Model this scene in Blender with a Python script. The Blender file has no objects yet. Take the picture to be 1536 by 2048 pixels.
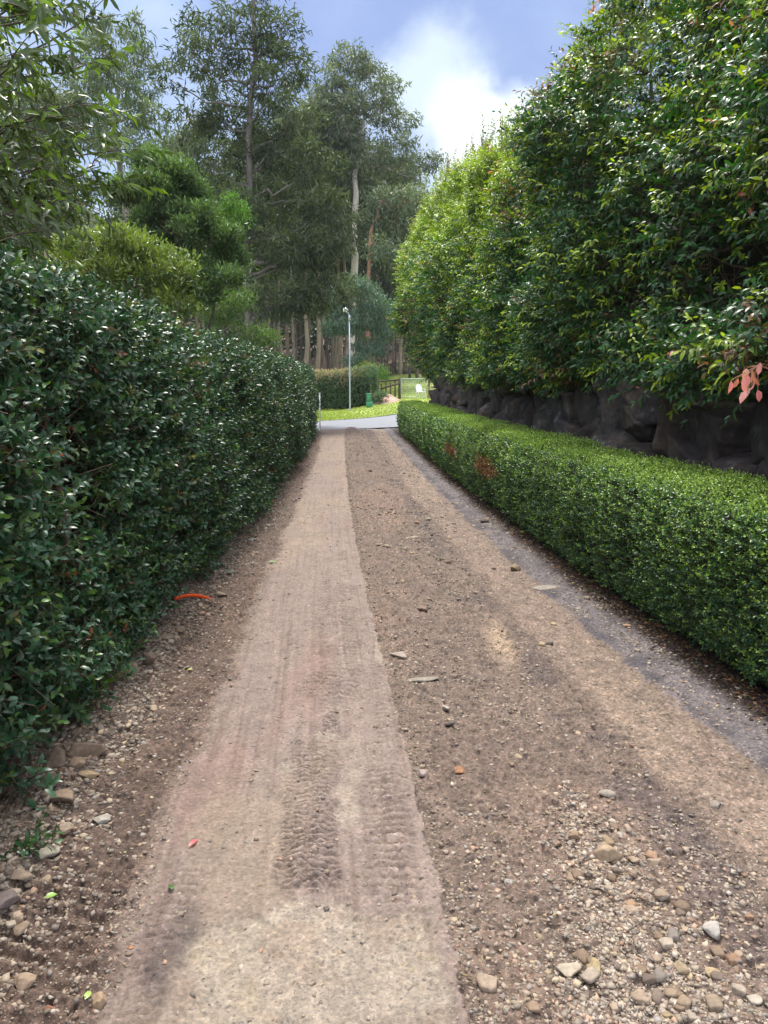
import bpy, math
import numpy as np
from mathutils import Vector
R = math.radians
rng = np.random.default_rng(7)

# ------------------------------------------------------------------ camera, sky, sun
scene = bpy.context.scene
H_EYE = 1.6
PITCH = R(9.59)
cam_d = bpy.data.cameras.new('camera')
cam_d.sensor_fit = 'VERTICAL'; cam_d.sensor_height = 36.0; cam_d.lens = 27.07
cam_d.clip_start = 0.05; cam_d.clip_end = 2000
cam = bpy.data.objects.new('camera', cam_d)
scene.collection.objects.link(cam)
cam.location = (0, 0, H_EYE); cam.rotation_euler = (R(90) - PITCH, 0, 0)
scene.camera = cam

SUN_EL, SUN_AZ = 64.0, -8.0          # azimuth measured from +Y towards +X
world = bpy.data.worlds.new("World"); scene.world = world; world.use_nodes = True
wn = world.node_tree; wn.nodes.clear()
def wnode(t, **k):
    n = wn.nodes.new(t)
    for a, b in k.items(): setattr(n, a, b)
    return n
wl = wn.links.new
wo = wnode('ShaderNodeOutputWorld')
bg_sky = wnode('ShaderNodeBackground'); bg_sky.inputs[1].default_value = 0.11
sky = wnode('ShaderNodeTexSky', sky_type='NISHITA', sun_disc=False)
sky.sun_elevation = R(SUN_EL); sky.sun_rotation = R(SUN_AZ); sky.air_density = 1.0; sky.dust_density = 1.5
wl(sky.outputs[0], bg_sky.inputs[0])
bg_cl = wnode('ShaderNodeBackground'); bg_cl.inputs[1].default_value = 1.0
tc = wnode('ShaderNodeTexCoord')
nz = wnode('ShaderNodeTexNoise'); nz.inputs['Scale'].default_value = 2.6; nz.inputs['Detail'].default_value = 7; nz.inputs['Roughness'].default_value = 0.5; nz.inputs['Distortion'].default_value = 0.3
mp = wnode('ShaderNodeMapping'); mp.inputs['Scale'].default_value = (1, 1, 2.2); mp.inputs['Location'].default_value = (0.9, 0.35, 0.5)
wl(tc.outputs['Generated'], mp.inputs[0]); wl(mp.outputs[0], nz.inputs['Vector'])
ramp = wnode('ShaderNodeValToRGB')
e = ramp.color_ramp.elements
e[0].position = 0.34; e[0].color = (0.34, 0.45, 0.76, 1)
e[1].position = 0.70; e[1].color = (0.86, 0.93, 1.0, 1)
m_ = e.new(0.50); m_.color = (0.48, 0.63, 0.93, 1)
wl(nz.outputs[0], ramp.inputs[0])
def dirpx(px, py):
    u = (px - 768) / 1540; v = (py - 1024) / 1540
    d = Vector((u, math.cos(PITCH) - v * math.sin(PITCH), -(v * math.cos(PITCH) + math.sin(PITCH))))
    return d.normalized()
def glow(px, py, c0, c1, warp=0.10):
    # soft round cloud bank in a fixed direction of the sky, ragged by the noise
    vm = wnode('ShaderNodeVectorMath', operation='DOT_PRODUCT'); nm = wnode('ShaderNodeVectorMath', operation='NORMALIZE')
    wl(tc.outputs['Generated'], nm.inputs[0]); wl(nm.outputs[0], vm.inputs[0]); vm.inputs[1].default_value = dirpx(px, py)
    ad = wnode('ShaderNodeMath', operation='MULTIPLY_ADD'); ad.inputs[1].default_value = warp; 
    sb = wnode('ShaderNodeMath', operation='SUBTRACT'); sb.inputs[1].default_value = 0.5
    wl(nz2.outputs[0], sb.inputs[0]); wl(sb.outputs[0], ad.inputs[0]); wl(vm.outputs['Value'], ad.inputs[2])
    mr = wnode('ShaderNodeMapRange', interpolation_type='SMOOTHSTEP'); mr.inputs[1].default_value = c0; mr.inputs[2].default_value = c1
    wl(ad.outputs[0], mr.inputs[0]); return mr.outputs[0]
nz2 = wnode('ShaderNodeTexNoise'); nz2.inputs['Scale'].default_value = 6; nz2.inputs['Detail'].default_value = 8; nz2.inputs['Roughness'].default_value = 0.52
wl(tc.outputs['Generated'], nz2.inputs['Vector'])
def mixc(fac, a, col):
    mx = wnode('ShaderNodeMix', data_type='RGBA'); wl(fac, mx.inputs[0]); wl(a, mx.inputs[6]); mx.inputs[7].default_value = col
    return mx.outputs[2]
c = ramp.outputs[0]
c = mixc(glow(900, 60, 0.955, 1.0), c, (0.28, 0.39, 0.74, 1))      # slate blue cloud upper right
c = mixc(glow(925, 320, 0.984, 1.0, .06), c, (0.78, 0.90, 1.0, 1))
c = mixc(glow(985, 262, 0.9966, 1.0000, 0.010), c, (1.6, 1.65, 1.7, 1))        # bright white break
# unseen cloud overhead and behind the camera boosted and whitened as added fill light
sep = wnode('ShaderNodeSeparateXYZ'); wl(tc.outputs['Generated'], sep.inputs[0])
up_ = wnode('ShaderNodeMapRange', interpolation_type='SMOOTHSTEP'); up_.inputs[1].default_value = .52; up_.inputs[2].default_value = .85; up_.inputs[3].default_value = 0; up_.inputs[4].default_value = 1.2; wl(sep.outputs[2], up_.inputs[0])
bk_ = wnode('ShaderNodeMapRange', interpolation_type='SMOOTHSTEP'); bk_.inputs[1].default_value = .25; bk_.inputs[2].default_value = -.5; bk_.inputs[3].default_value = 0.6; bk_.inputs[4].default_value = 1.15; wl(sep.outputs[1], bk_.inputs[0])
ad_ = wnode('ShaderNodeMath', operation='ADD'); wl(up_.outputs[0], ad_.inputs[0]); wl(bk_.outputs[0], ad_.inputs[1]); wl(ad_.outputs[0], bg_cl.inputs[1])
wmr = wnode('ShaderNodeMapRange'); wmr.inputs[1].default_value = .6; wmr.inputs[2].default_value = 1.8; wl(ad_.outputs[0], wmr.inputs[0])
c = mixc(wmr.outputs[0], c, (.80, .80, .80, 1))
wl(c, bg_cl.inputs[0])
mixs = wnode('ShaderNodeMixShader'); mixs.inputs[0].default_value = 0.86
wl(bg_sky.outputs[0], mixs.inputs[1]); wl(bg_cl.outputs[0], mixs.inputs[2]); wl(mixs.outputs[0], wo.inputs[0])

sd = bpy.data.lights.new('sun', 'SUN'); sd.energy = 3.2; sd.angle = R(12); sd.color = (1.0, 0.96, 0.90)
sun = bpy.data.objects.new('sun', sd); scene.collection.objects.link(sun)
sv = Vector((math.sin(R(SUN_AZ)) * math.cos(R(SUN_EL)), math.cos(R(SUN_AZ)) * math.cos(R(SUN_EL)), math.sin(R(SUN_EL))))
sun.rotation_euler = sv.to_track_quat('Z', 'Y').to_euler()
scene.view_settings.view_transform = 'Standard'; scene.view_settings.look = 'None'
scene.view_settings.exposure = 0.85; scene.view_settings.gamma = 1.0
scene.cycles.max_bounces = 5; scene.cycles.diffuse_bounces = 3; scene.cycles.glossy_bounces = 2
scene.cycles.transmission_bounces = 3; scene.cycles.transparent_max_bounces = 4

# ------------------------------------------------------------------ helpers
def srgb(r, g, b):
    c = np.array([r, g, b], float) / 255
    return np.where(c <= 0.04045, c / 12.92, ((c + 0.055) / 1.055) ** 2.4)

def _h(i, j, k, s):
    n = (i.astype(np.int64) * 374761393 + j.astype(np.int64) * 668265263 + k.astype(np.int64) * 2147483647 + s * 1274126177) & 0xffffffff
    n = ((n ^ (n >> 13)) * 1274126177) & 0xffffffff
    n = ((n ^ (n >> 16)) * 2246822519) & 0xffffffff
    return ((n ^ (n >> 15)) & 0xffffff) / float(0xffffff)
def noise3(x, y, z, s=0):
    x, y, z = np.broadcast_arrays(np.asarray(x, float), np.asarray(y, float), np.asarray(z, float))
    i, j, k = np.floor(x), np.floor(y), np.floor(z)
    fx, fy, fz = x - i, y - j, z - k
    fx, fy, fz = [t * t * (3 - 2 * t) for t in (fx, fy, fz)]
    r = 0
    for a in (0, 1):
        for b in (0, 1):
            for c_ in (0, 1):
                w = (fx if a else 1 - fx) * (fy if b else 1 - fy) * (fz if c_ else 1 - fz)
                r = r + w * _h(i + a, j + b, k + c_, s)
    return r
def noise2(x, y, s=0):
    x, y = np.broadcast_arrays(np.asarray(x, float), np.asarray(y, float))
    i, j = np.floor(x), np.floor(y)
    fx, fy = x - i, y - j
    fx, fy = fx * fx * (3 - 2 * fx), fy * fy * (3 - 2 * fy)
    z = np.zeros_like(i)
    return ((1 - fx) * (1 - fy) * _h(i, j, z, s) + fx * (1 - fy) * _h(i + 1, j, z, s)
            + (1 - fx) * fy * _h(i, j + 1, z, s) + fx * fy * _h(i + 1, j + 1, z, s))
def fbm(x, y, o=4, s=0, g=0.5):
    a, t, r = 1.0, 0.0, 0.0
    for q in range(o):
        r = r + a * noise2(x * 2 ** q, y * 2 ** q, s + q); t += a; a *= g
    return r / t
def sst(a, b, x):
    t = np.clip((x - a) / (b - a), 0, 1); return t * t * (3 - 2 * t)
def unit(v):
    return v / np.maximum(np.linalg.norm(v, axis=-1, keepdims=True), 1e-9)

def link(o, parent=None):
    scene.collection.objects.link(o)
    if parent is not None: o.parent = parent
    return o
def tag(o, label=None, cat=None, group=None, kind=None):
    for k, v in (('label', label), ('category', cat), ('group', group), ('kind', kind)):
        if v: o[k] = v
    return o
def empty(name, loc, label=None, cat=None, group=None, rz=0):
    o = bpy.data.objects.new(name, None); o.empty_display_size = 0.2
    link(o); o.location = loc; o.rotation_euler = (0, 0, rz)
    return tag(o, label, cat, group)

def mk(name, V, faces, mat, parent=None, col=None, smooth=False, loc=None):
    """V (n,3); faces: list of (m,k) int arrays"""
    V = np.ascontiguousarray(V, dtype=np.float32)
    if loc is not None: V = V - np.asarray(loc, np.float32)
    me = bpy.data.meshes.new(name)
    me.vertices.add(len(V)); me.vertices.foreach_set('co', V.ravel())
    faces = [np.asarray(f, np.int32) for f in faces if len(f)]
    li = np.concatenate([f.ravel() for f in faces])
    tot = np.concatenate([np.full(len(f), f.shape[1], np.int32) for f in faces])
    st = np.concatenate([[0], np.cumsum(tot)[:-1]]).astype(np.int32)
    me.loops.add(len(li)); me.loops.foreach_set('vertex_index', li)
    me.polygons.add(len(tot)); me.polygons.foreach_set('loop_start', st)
    if smooth: me.polygons.foreach_set('use_smooth', np.ones(len(tot), bool))
    me.update(calc_edges=True)
    if col is not None:
        at = me.attributes.new('Col', 'FLOAT_COLOR', 'POINT')
        cc = np.ones((len(V), 4), np.float32); cc[:, :3] = col
        at.data.foreach_set('color', cc.ravel())
    me.materials.append(mat)
    o = bpy.data.objects.new(name, me); link(o, parent)
    if loc is not None: o.location = loc
    return o

class MB:                                  # collects parts of ONE mesh
    def __init__(s): s.V = []; s.F = []; s.C = []; s.n = 0
    def add(s, V, F, col=None):
        V = np.asarray(V, float)
        s.V.append(V); s.C.append(np.broadcast_to(np.asarray(col if col is not None else (.5, .5, .5), float), V.shape).copy())
        for f in F:
            s.F.append(np.asarray(f, np.int64) + s.n)
        s.n += len(V); return s
    def build(s, name, mat, parent=None, smooth=False, loc=None):
        by = {}
        for f in s.F: by.setdefault(f.shape[1], []).append(f)
        return mk(name, np.concatenate(s.V), [np.concatenate(v) for v in by.values()], mat, parent, np.concatenate(s.C), smooth, loc)
def box(c_, d, rz=0, bev=0.0, tilt=0.0):
    """bevelled box as V, F"""
    c_ = np.asarray(c_, float); hx, hy, hz = np.asarray(d, float) / 2
    b = min(bev, hx * .9, hy * .9, hz * .9)
    if b <= 0:
        V = np.array([[x, y, z] for x in (-hx, hx) for y in (-hy, hy) for z in (-hz, hz)])
        F = [np.array([[0, 1, 3, 2], [4, 6, 7, 5], [0, 4, 5, 1], [2, 3, 7, 6], [0, 2, 6, 4], [1, 5, 7, 3]])]
    else:
        prof = [(-hx + b, -hy), (hx - b, -hy), (hx, -hy + b), (hx, hy - b), (hx - b, hy), (-hx + b, hy), (-hx, hy - b), (-hx, -hy + b)]
        rings = []
        for z, s_ in ((-hz, b), (-hz + b, 0), (hz - b, 0), (hz, b)):
            fx, fy = (hx - s_) / hx, (hy - s_) / hy
            rings.append([[x * fx, y * fy, z] for x, y in prof])
        V = np.array(rings).reshape(-1, 3); q = []
        for r in range(3):
            for i in range(8): q.append([r * 8 + i, r * 8 + (i + 1) % 8, (r + 1) * 8 + (i + 1) % 8, (r + 1) * 8 + i])
        F = [np.array(q), np.array([list(range(7, -1, -1)), list(range(24, 32))])]
    if tilt:
        ct, st_ = math.cos(tilt), math.sin(tilt); V = np.stack([V[:, 0], V[:, 1] * ct - V[:, 2] * st_, V[:, 1] * st_ + V[:, 2] * ct], 1)
    ca, sa = math.cos(rz), math.sin(rz)
    V = np.stack([V[:, 0] * ca - V[:, 1] * sa, V[:, 0] * sa + V[:, 1] * ca, V[:, 2]], 1)
    return V + c_, F

def tube(P, r, n=6, cap=True):
    P = np.asarray(P, float); m = len(P); r = np.broadcast_to(np.asarray(r, float), (m,))
    T = np.gradient(P, axis=0); T = unit(T)
    ref = np.array([0, 0, 1.0]) if abs(T[0, 2]) < 0.9 else np.array([1.0, 0, 0])
    A = unit(np.cross(T, ref)); B = np.cross(T, A)
    a = np.arange(n) * 2 * np.pi / n
    V = P[:, None] + r[:, None, None] * (np.cos(a)[None, :, None] * A[:, None] + np.sin(a)[None, :, None] * B[:, None])
    i = np.arange(m - 1)[:, None] * n; j = np.arange(n)[None]
    F = np.stack([i + j, i + (j + 1) % n, i + n + (j + 1) % n, i + n + j], -1).reshape(-1, 4)
    fs = [F]
    if cap: fs.append(np.array([list(range(n))[::-1], [(m - 1) * n + q for q in range(n)]]))
    return V.reshape(-1, 3), fs
def curve(a, b, bend, n=6, seed=None, wob=0.0):
    """bent polyline from a to b, sag vector bend in the middle"""
    a, b, bend = (np.asarray(q, float) for q in (a, b, bend))
    t = np.linspace(0, 1, n)[:, None]
    P = a * (1 - t) + b * t + bend * (4 * t * (1 - t))
    if wob: P[1:-1] += rng.normal(0, wob, (n - 2, 3))
    return P
def sticks(P0, P1, r0, r1):
    """many straight 3-sided twigs at once"""
    n = len(P0); T = unit(P1 - P0)
    ref = np.where(np.abs(T[:, 2:3]) < 0.9, [[0, 0, 1.0]], [[1.0, 0, 0]])
    A = unit(np.cross(T, ref)); B = np.cross(T, A)
    a = np.arange(3) * 2 * np.pi / 3
    rad = np.cos(a)[None, :, None] * A[:, None] + np.sin(a)[None, :, None] * B[:, None]
    r0 = np.broadcast_to(r0, (n,)); r1 = np.broadcast_to(r1, (n,))
    V = np.concatenate([P0[:, None] + rad * r0[:, None, None], P1[:, None] + rad * r1[:, None, None]], 1)
    f = np.array([[0, 1, 4, 3], [1, 2, 5, 4], [2, 0, 3, 5]])
    F = (np.arange(n)[:, None, None] * 6 + f).reshape(-1, 4)
    return V.reshape(-1, 3), [F]

T8 = np.array([[0, 0, 0], [.28, -.42, .07], [.30, 0, .02], [.28, .42, .07], [.68, -.40, .0], [.70, 0, -.06], [.68, .40, .0], [1, 0, -.20]])
T8F4 = np.array([[1, 2, 5, 4], [2, 3, 6, 5]]); T8F3 = np.array([[0, 2, 1], [0, 3, 2], [4, 5, 7], [5, 6, 7]])
T4 = np.array([[0, 0, 0], [.45, -.5, .08], [1, 0, -.08], [.45, .5, .08]])
T4F3 = np.array([[0, 2, 1], [0, 3, 2]])
def leaves(P, D, N, L, W, col, hi=True, curl=1.0):
    n = len(P); D = unit(D); S = unit(np.cross(D, N)); N = np.cross(S, D)
    T = T8 if hi else T4
    L = np.broadcast_to(L, (n,))[:, None, None]; W = np.broadcast_to(W, (n,))[:, None, None]
    V = P[:, None] + L * T[None, :, 0:1] * D[:, None] + W * T[None, :, 1:2] * S[:, None] + L * curl * T[None, :, 2:3] * N[:, None]
    k = len(T); off = np.arange(n)[:, None, None] * k
    F = [(off + T8F4).reshape(-1, 4), (off + T8F3).reshape(-1, 3)] if hi else [(off + T4F3).reshape(-1, 3)]
    return V.reshape(-1, 3), F, np.repeat(col, k, axis=0)

def shoots(mb, tw, P, D, L, k, lL, lW, base, tip, hi=True, ang=0.95, flat=0.0, droop=0.0, up=0.3, jit=0.14, tipw=None, twr=0.0016, twc=(.09, .07, .045)):
    """leafy shoots: k leaves up each stem D; base/tip colours (n,3)"""
    n = len(P); D = unit(D)
    L = np.broadcast_to(L, (n,)); 
    ref = np.where(np.abs(D[:, 2:3]) < 0.95, [[0, 0, 1.0]], [[1.0, 0, 0]])
    A = unit(np.cross(D, ref)); B = unit(np.cross(A, D))        # A horizontal side, B up side
    t = (np.arange(k) + 0.6) / k
    ph = rng.uniform(0, 6.28, n)[:, None] + np.arange(k)[None] * 2.4
    if flat > 0:                                                # two-ranked: mostly left and right
        side = np.where((np.arange(k) % 2 == 0)[None], 0.0, np.pi) + rng.normal(0, 0.45, (n, k))
        ph = ph * (1 - flat) + side * flat if flat < 1 else side
    rad = np.cos(ph)[..., None] * A[:, None] + np.sin(ph)[..., None] * B[:, None]
    a = (ang - 0.55 * t[None] ** 2 + rng.normal(0, jit, (n, k)))[..., None]
    LD = D[:, None] * np.cos(a) + rad * np.sin(a)
    LD = LD + np.array([0, 0, -droop]) + rng.normal(0, jit * .5, (n, k, 3))
    LN = D[:, None] * np.sin(a) - rad * np.cos(a) + np.array([0, 0, up + flat * 1.2]) + rng.normal(0, jit, (n, k, 3))
    pos = P[:, None] + D[:, None] * (L[:, None] * t[None])[..., None]
    sag = (L[:, None] * t[None] ** 2)[..., None] * np.array([0, 0, -0.35 * droop])
    pos = pos + sag
    sc = rng.uniform(0.7, 1.15, (n, k)) * (1 - 0.35 * t[None] ** 3)
    w = (t[None] ** 2)[..., None] * (1 if tipw is None else tipw[:, None, None])
    col = base[:, None] * (1 - w) + tip[:, None] * w
    col = col * rng.uniform(0.72, 1.3, (n, k, 1))
    V, F, C = leaves(pos.reshape(-1, 3), LD.reshape(-1, 3), LN.reshape(-1, 3), (lL * sc).ravel(), (lW * sc).ravel(), col.reshape(-1, 3), hi)
    mb.V.append(V); mb.C.append(C)
    for f in F: mb.F.append(f + mb.n)
    mb.n += len(V)
    if tw is not None:
        e_ = P + D * (L[:, None] * 0.97) + np.stack([0 * L, 0 * L, -0.33 * droop * L], 1)
        V, F = sticks(P - D * L[:, None] * 0.25, e_, twr * 1.4, twr * .6)
        tw.add(V, F, twc)

# ------------------------------------------------------------------ materials
def nmat(name):
    m = bpy.data.materials.new(name); m.use_nodes = True
    nt = m.node_tree; b = nt.nodes['Principled BSDF']; return m, nt, b
def leafmat(name, rough=0.4, trans=0.22, spec=0.5):
    m, nt, b = nmat(name); N = nt.nodes; l = nt.links.new
    at = N.new('ShaderNodeAttribute'); at.attribute_name = 'Col'
    l(at.outputs['Color'], b.inputs['Base Color']); b.inputs['Roughness'].default_value = rough
    b.inputs['Specular IOR Level'].default_value = spec
    tr = N.new('ShaderNodeBsdfTranslucent'); g = N.new('ShaderNodeMix'); g.data_type = 'RGBA'; g.blend_type = 'MULTIPLY'; g.inputs[0].default_value = 1
    l(at.outputs['Color'], g.inputs[6]); g.inputs[7].default_value = (1.6, 1.7, .7, 1); l(g.outputs[2], tr.inputs[0])
    mx = N.new('ShaderNodeMixShader'); mx.inputs[0].default_value = trans
    l(b.outputs[0], mx.inputs[1]); l(tr.outputs[0], mx.inputs[2]); l(mx.outputs[0], N['Material Output'].inputs[0])
    return m
def colmat(name, rough=0.85, nscale=20, namp=0.35, bump=0.3, bdist=0.01, spec=0.3, detail=6, stretch=(1, 1, 1), attr=True, color=(.5, .5, .5), metal=0.0):
    """vertex or plain colour varied by noise, with bump from the same noise"""
    m, nt, b = nmat(name); N = nt.nodes; l = nt.links.new
    tcn = N.new('ShaderNodeTexCoord'); mpn = N.new('ShaderNodeMapping'); mpn.inputs['Scale'].default_value = stretch
    l(tcn.outputs['Object'], mpn.inputs[0])
    n1 = N.new('ShaderNodeTexNoise'); n1.inputs['Scale'].default_value = nscale; n1.inputs['Detail'].default_value = detail; n1.inputs['Roughness'].default_value = .62
    l(mpn.outputs[0], n1.inputs['Vector'])
    mr = N.new('ShaderNodeMapRange'); mr.inputs[1].default_value = .25; mr.inputs[2].default_value = .75
    mr.inputs[3].default_value = 1 - namp; mr.inputs[4].default_value = 1 + namp; l(n1.outputs[0], mr.inputs[0])
    g = N.new('ShaderNodeMix'); g.data_type = 'RGBA'; g.blend_type = 'MULTIPLY'; g.inputs[0].default_value = 1
    if attr:
        at = N.new('ShaderNodeAttribute'); at.attribute_name = 'Col'; l(at.outputs['Color'], g.inputs[6])
    else: g.inputs[6].default_value = (*color, 1)
    l(mr.outputs[0], g.inputs[7]); l(g.outputs[2], b.inputs['Base Color'])
    bp = N.new('ShaderNodeBump'); bp.inputs['Strength'].default_value = bump; bp.inputs['Distance'].default_value = bdist
    l(n1.outputs[0], bp.inputs['Height']); l(bp.outputs[0], b.inputs['Normal'])
    b.inputs['Roughness'].default_value = rough; b.inputs['Specular IOR Level'].default_value = spec; b.inputs['Metallic'].default_value = metal
    return m
M = {}
M['glossleaf'] = leafmat('glossy_hedge_leaf', .36, .14, .55)
M['leaf'] = leafmat('soft_leaf', .38, .25, .5)
M['boxleaf'] = leafmat('box_hedge_leaf', .36, .22, .5)
M['farleaf'] = leafmat('tree_leaf', .5, .22, .35)
M['twig'] = colmat('twig', .8, 40, .3, .2)
M['bark'] = colmat('bark', .9, 6, .45, .8, .03, stretch=(1, 1, .18))
M['core'] = colmat('twig_mass', .95, 18, .5, 1.0, .05)
M['rock'] = colmat('basalt', .85, 9, .55, 1.0, .05, detail=10)
M['stone'] = colmat('stone', .85, 45, .35, .7, .006)
M['gravel'] = colmat('gravel', .85, 120, .2, .3, .002)
M['metal'] = colmat('galvanised_steel', .45, 30, .12, .05, metal=.6, attr=False, color=(.42, .47, .52))
M['white'] = colmat('white_paint', .5, 12, .08, .1, attr=False, color=(.8, .8, .78))
M['globe'] = colmat('white_globe', .25, 5, .03, .0, attr=False, color=(.82, .83, .84))
M['greenp'] = colmat('green_plastic', .5, 20, .12, .05, attr=False, color=(.05, .24, .12))
M['orange'] = colmat('orange_conduit', .38, 30, .12, .05, attr=False, color=(.78, .09, .015))
M['wood'] = colmat('weathered_timber', .9, 8, .4, .5, .02, stretch=(1, 1, .2), attr=False, color=(.085, .062, .045))
M['wire'] = colmat('pale_wire', .5, 30, .1, .05, attr=False, color=(.45, .55, .48))
M['asph'] = colmat('asphalt', .75, 60, .18, .4, .01, attr=False, color=(.20, .205, .225))
M['grass'] = colmat('lawn', .9, 2.2, .30, .5, .04, detail=10)
M['mulch'] = colmat('mulch', .95, 14, .5, .9, .05)
M['soil'] = colmat('soil', .95, 5, .4, .6, .04, detail=10)

# ------------------------------------------------------------------ terrain
def zt(x, y):
    x = np.asarray(x, float); y = np.asarray(y, float)
    g = sst(-3.2, 1.6, x)
    z = sst(33, 46, y) * .64 * g
    z = z + np.clip(y - 46, 0, 40) * (.052 * (.55 + .45 * g)) + np.clip(y - 86, 0, 400) * .10 
    return z
def at(px, py, z=0.0):
    """point of the ground plane at height z seen at pixel px, py of the photograph"""
    u = (px - 768) / 1540; v = (py - 1024) / 1540
    dn = v * math.cos(PITCH) + math.sin(PITCH); t = (H_EYE - z) / dn
    return u * t, (math.cos(PITCH) - v * math.sin(PITCH)) * t
def atd(px, py, t):
    """point at camera depth t"""
    u = (px - 768) / 1540; v = (py - 1024) / 1540
    return np.array([u * t, (math.cos(PITCH) - v * math.sin(PITCH)) * t, H_EYE - (v * math.cos(PITCH) + math.sin(PITCH)) * t])

XL = lambda y: np.interp(y, [-2, 3, 5, 9, 12, 18, 24, 27], [-1.52, -1.53, -1.50, -1.58, -1.68, -1.95, -2.28, -2.45])     # face of the left hedge
XR = lambda y: np.interp(y, [-2, 1.5, 3.8, 5.8, 9, 12.7, 19.1, 24, 27], [2.85, 2.26, 1.86, 1.63, 1.37, 1.09, .77, .5, .35])  # face of the low hedge
SR = lambda y: np.interp(y, [0, 1.7, 3.64, 5.6, 8, 10.4, 16, 23.5, 27], [.37, .224, .055, -.125, -.30, -.465, -.80, -1.19, -1.36])   # strip right edge
SL = lambda y: np.interp(y, [0, 1.7, 3, 4.3, 7.8, 18.3, 26], [-.70, -.72, -.80, -.85, -1.02, -1.50, -2.1])      # strip left edge

def drive(x, y):
    """height and colour of the driveway surface"""
    col = np.zeros(x.shape + (3,))
    def lay(c_, m): 
        nonlocal col
        col = col * (1 - m[..., None]) + np.asarray(c_) * m[..., None]
    n1 = fbm(x * 1.3, y * .8, 5, 1); n2 = fbm(x * 5, y * 4, 5, 11); n3 = fbm(x * 22, y * 16, 4, 21); n4 = fbm(x * 70, y * 60, 3, 31)
    wob = (n2 - .5) * .16; wob2 = (n1 - .5) * .5
    sr, sl, xl, xr = SR(y), SL(y), XL(y), XR(y)
    h = (n1 - .5) * .035 + (n2 - .5) * .022 + (n3 - .5) * .010
    dirt = srgb(140, 120, 106); dark = srgb(104, 86, 76); mud = srgb(166, 147, 136); conc = srgb(192, 178, 158)
    tan = srgb(158, 136, 119); grey = srgb(132, 124, 126); black = srgb(74, 68, 74); litter = srgb(66, 48, 40)
    gr = lambda m, a=.9: sst(.30, .70, m + (n3 - .5) * a + (n4 - .5) * a * .8) * (m > .02)
    col[:] = dirt
    lay(dark, gr(sst(.42, .70, n2), 1.2) * .45)
    lay(srgb(154, 128, 110), sst(.52, .72, n1) * .6)
    rough = np.ones_like(x) * .6
    # --- right side bands (fractions between the strip edge and the low hedge)
    f = (x - sr) / np.maximum(xr - sr, .1) + wob * .5
    b1 = sst(.50, .60, f + wob2 * .10) * (1 - sst(.76, .84, f + wob2 * .12))       # tan wheel track
    lay(tan, gr(b1, .6) * .8)
    lay(srgb(168, 147, 126), b1 * sst(.5, .62, n1) * .4)
    rough = rough * (1 - .75 * b1)
    h = h - .018 * b1
    b2 = sst(.36, .44, f) * (1 - sst(.48, .56, f)) * sst(.40, .6, n2)
    lay(black, gr(b2, 1.2) * .4)
    b3 = sst(.74, .82, f + wob2 * .08)                                             # worn grey bitumen edge
    lay(grey, gr(b3, .7) * .85); lay(black, gr(b3 * sst(.42, .68, n2), 1.1) * .5)
    rough = rough * (1 - .7 * b3)
    eb = np.exp(-((f - .80 - wob2 * .08) / .03) ** 2) * sst(.35, .55, n2)
    lay(black, gr(eb * .8, 1.3) * .65)
    lit = sst(-.22, -.06, x - xr + wob * .6)
    lay(litter, lit)
    rough = np.maximum(rough, lit * .8)
    # light scraped wedge
    ex, ey = at(1000, 1285)
    we = np.exp(-(((x - ex) / .07) ** 2 + ((y - ey) / .38) ** 2)); lay(srgb(205, 178, 148), np.clip(we * 1.3, 0, 1) * .8)
    # --- left side: dug dirt with cleat prints, then rubble
    fl = sl - x
    left = sst(0, .10, fl + wob * .6)
    lay(srgb(122, 99, 84), left); lay(dark, gr(left * sst(.36, .66, n1 + (n2 - .5) * .5), 1.) * .55)
    cle = left * (1 - sst(.38, .55, fl + wob)) * sst(1.2, 2.0, y) * (1 - sst(5.5, 8, y))
    rid = np.sin((y + .25 * x + (n2 - .5) * .05) * 2 * np.pi / .062)
    h = h + cle * .011 * rid * sst(.3, .55, noise2(x * 2, y * 1.1, 51)) 
    rub = sst(.32, .50, fl + wob); lay(srgb(140, 122, 106), rub * .75); h = h + rub * .03
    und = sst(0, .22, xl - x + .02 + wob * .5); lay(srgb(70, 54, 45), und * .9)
    h = h + .07 * left * np.exp(-((fl - .02) / .05) ** 2) * .35
    # --- the mud covered concrete strip
    inner = sst(0, .014, sr - x + (n3 - .5) * .020 + (n4 - .5) * .014 + (n2 - .5) * .012) * (1 - sst(-.06, .06, fl + wob * 1.2))
    far = sst(10, 22, y)
    lay(mud, inner)
    st = noise2((x - sr) * 55, y * .9, 61) * .6 + noise2((x - sr) * 140, y * 1.6, 62) * .4
    lay(srgb(184, 158, 144), inner * sst(.5, .85, st) * .55); lay(srgb(138, 110, 98), inner * sst(.5, .15, st) * .0 + inner * (1 - sst(.15, .42, st)) * .5)
    lay(srgb(168, 134, 118), inner * sst(.60, .75, fbm(x * 3, y * .7, 3, 71)) * .4)
    lay(srgb(178, 158, 136), inner * sst(.5, .66, fbm(x * 2.2 + 5, y * .8, 4, 73)) * .6)
    h = h * (1 - .78 * inner) + inner * (.015 + .0022 * (st - .5) * 2)
    # bare aggregate concrete at the bottom and in small patches
    ed = (fbm(x * 4, y * 4, 5, 81) - .5) * .55
    bare = (1 - sst(2.10, 2.17, y + ed * .7 + np.where(x > -.1, .04, 0) + .6 * np.clip(-.30 - x, 0, 1))) * (1 - sst(.13, .17, x + ed * .25)) * sst(-.60, -.52, x + ed * .5)
    for (px, py, rx, ry) in ((700, 1535, .085, .26), (580, 1545, .045, .05), (700, 1640, .05, .12), (760, 1290, .03, .3), (650, 1480, .05, .05)):
        cx, cy = at(px, py); bare = np.maximum(bare, .62 * (1 - sst(.3, 1.3, ((x - cx) / rx) ** 2 + ((y - cy) / ry) ** 2 + ed * 7)))
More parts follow.
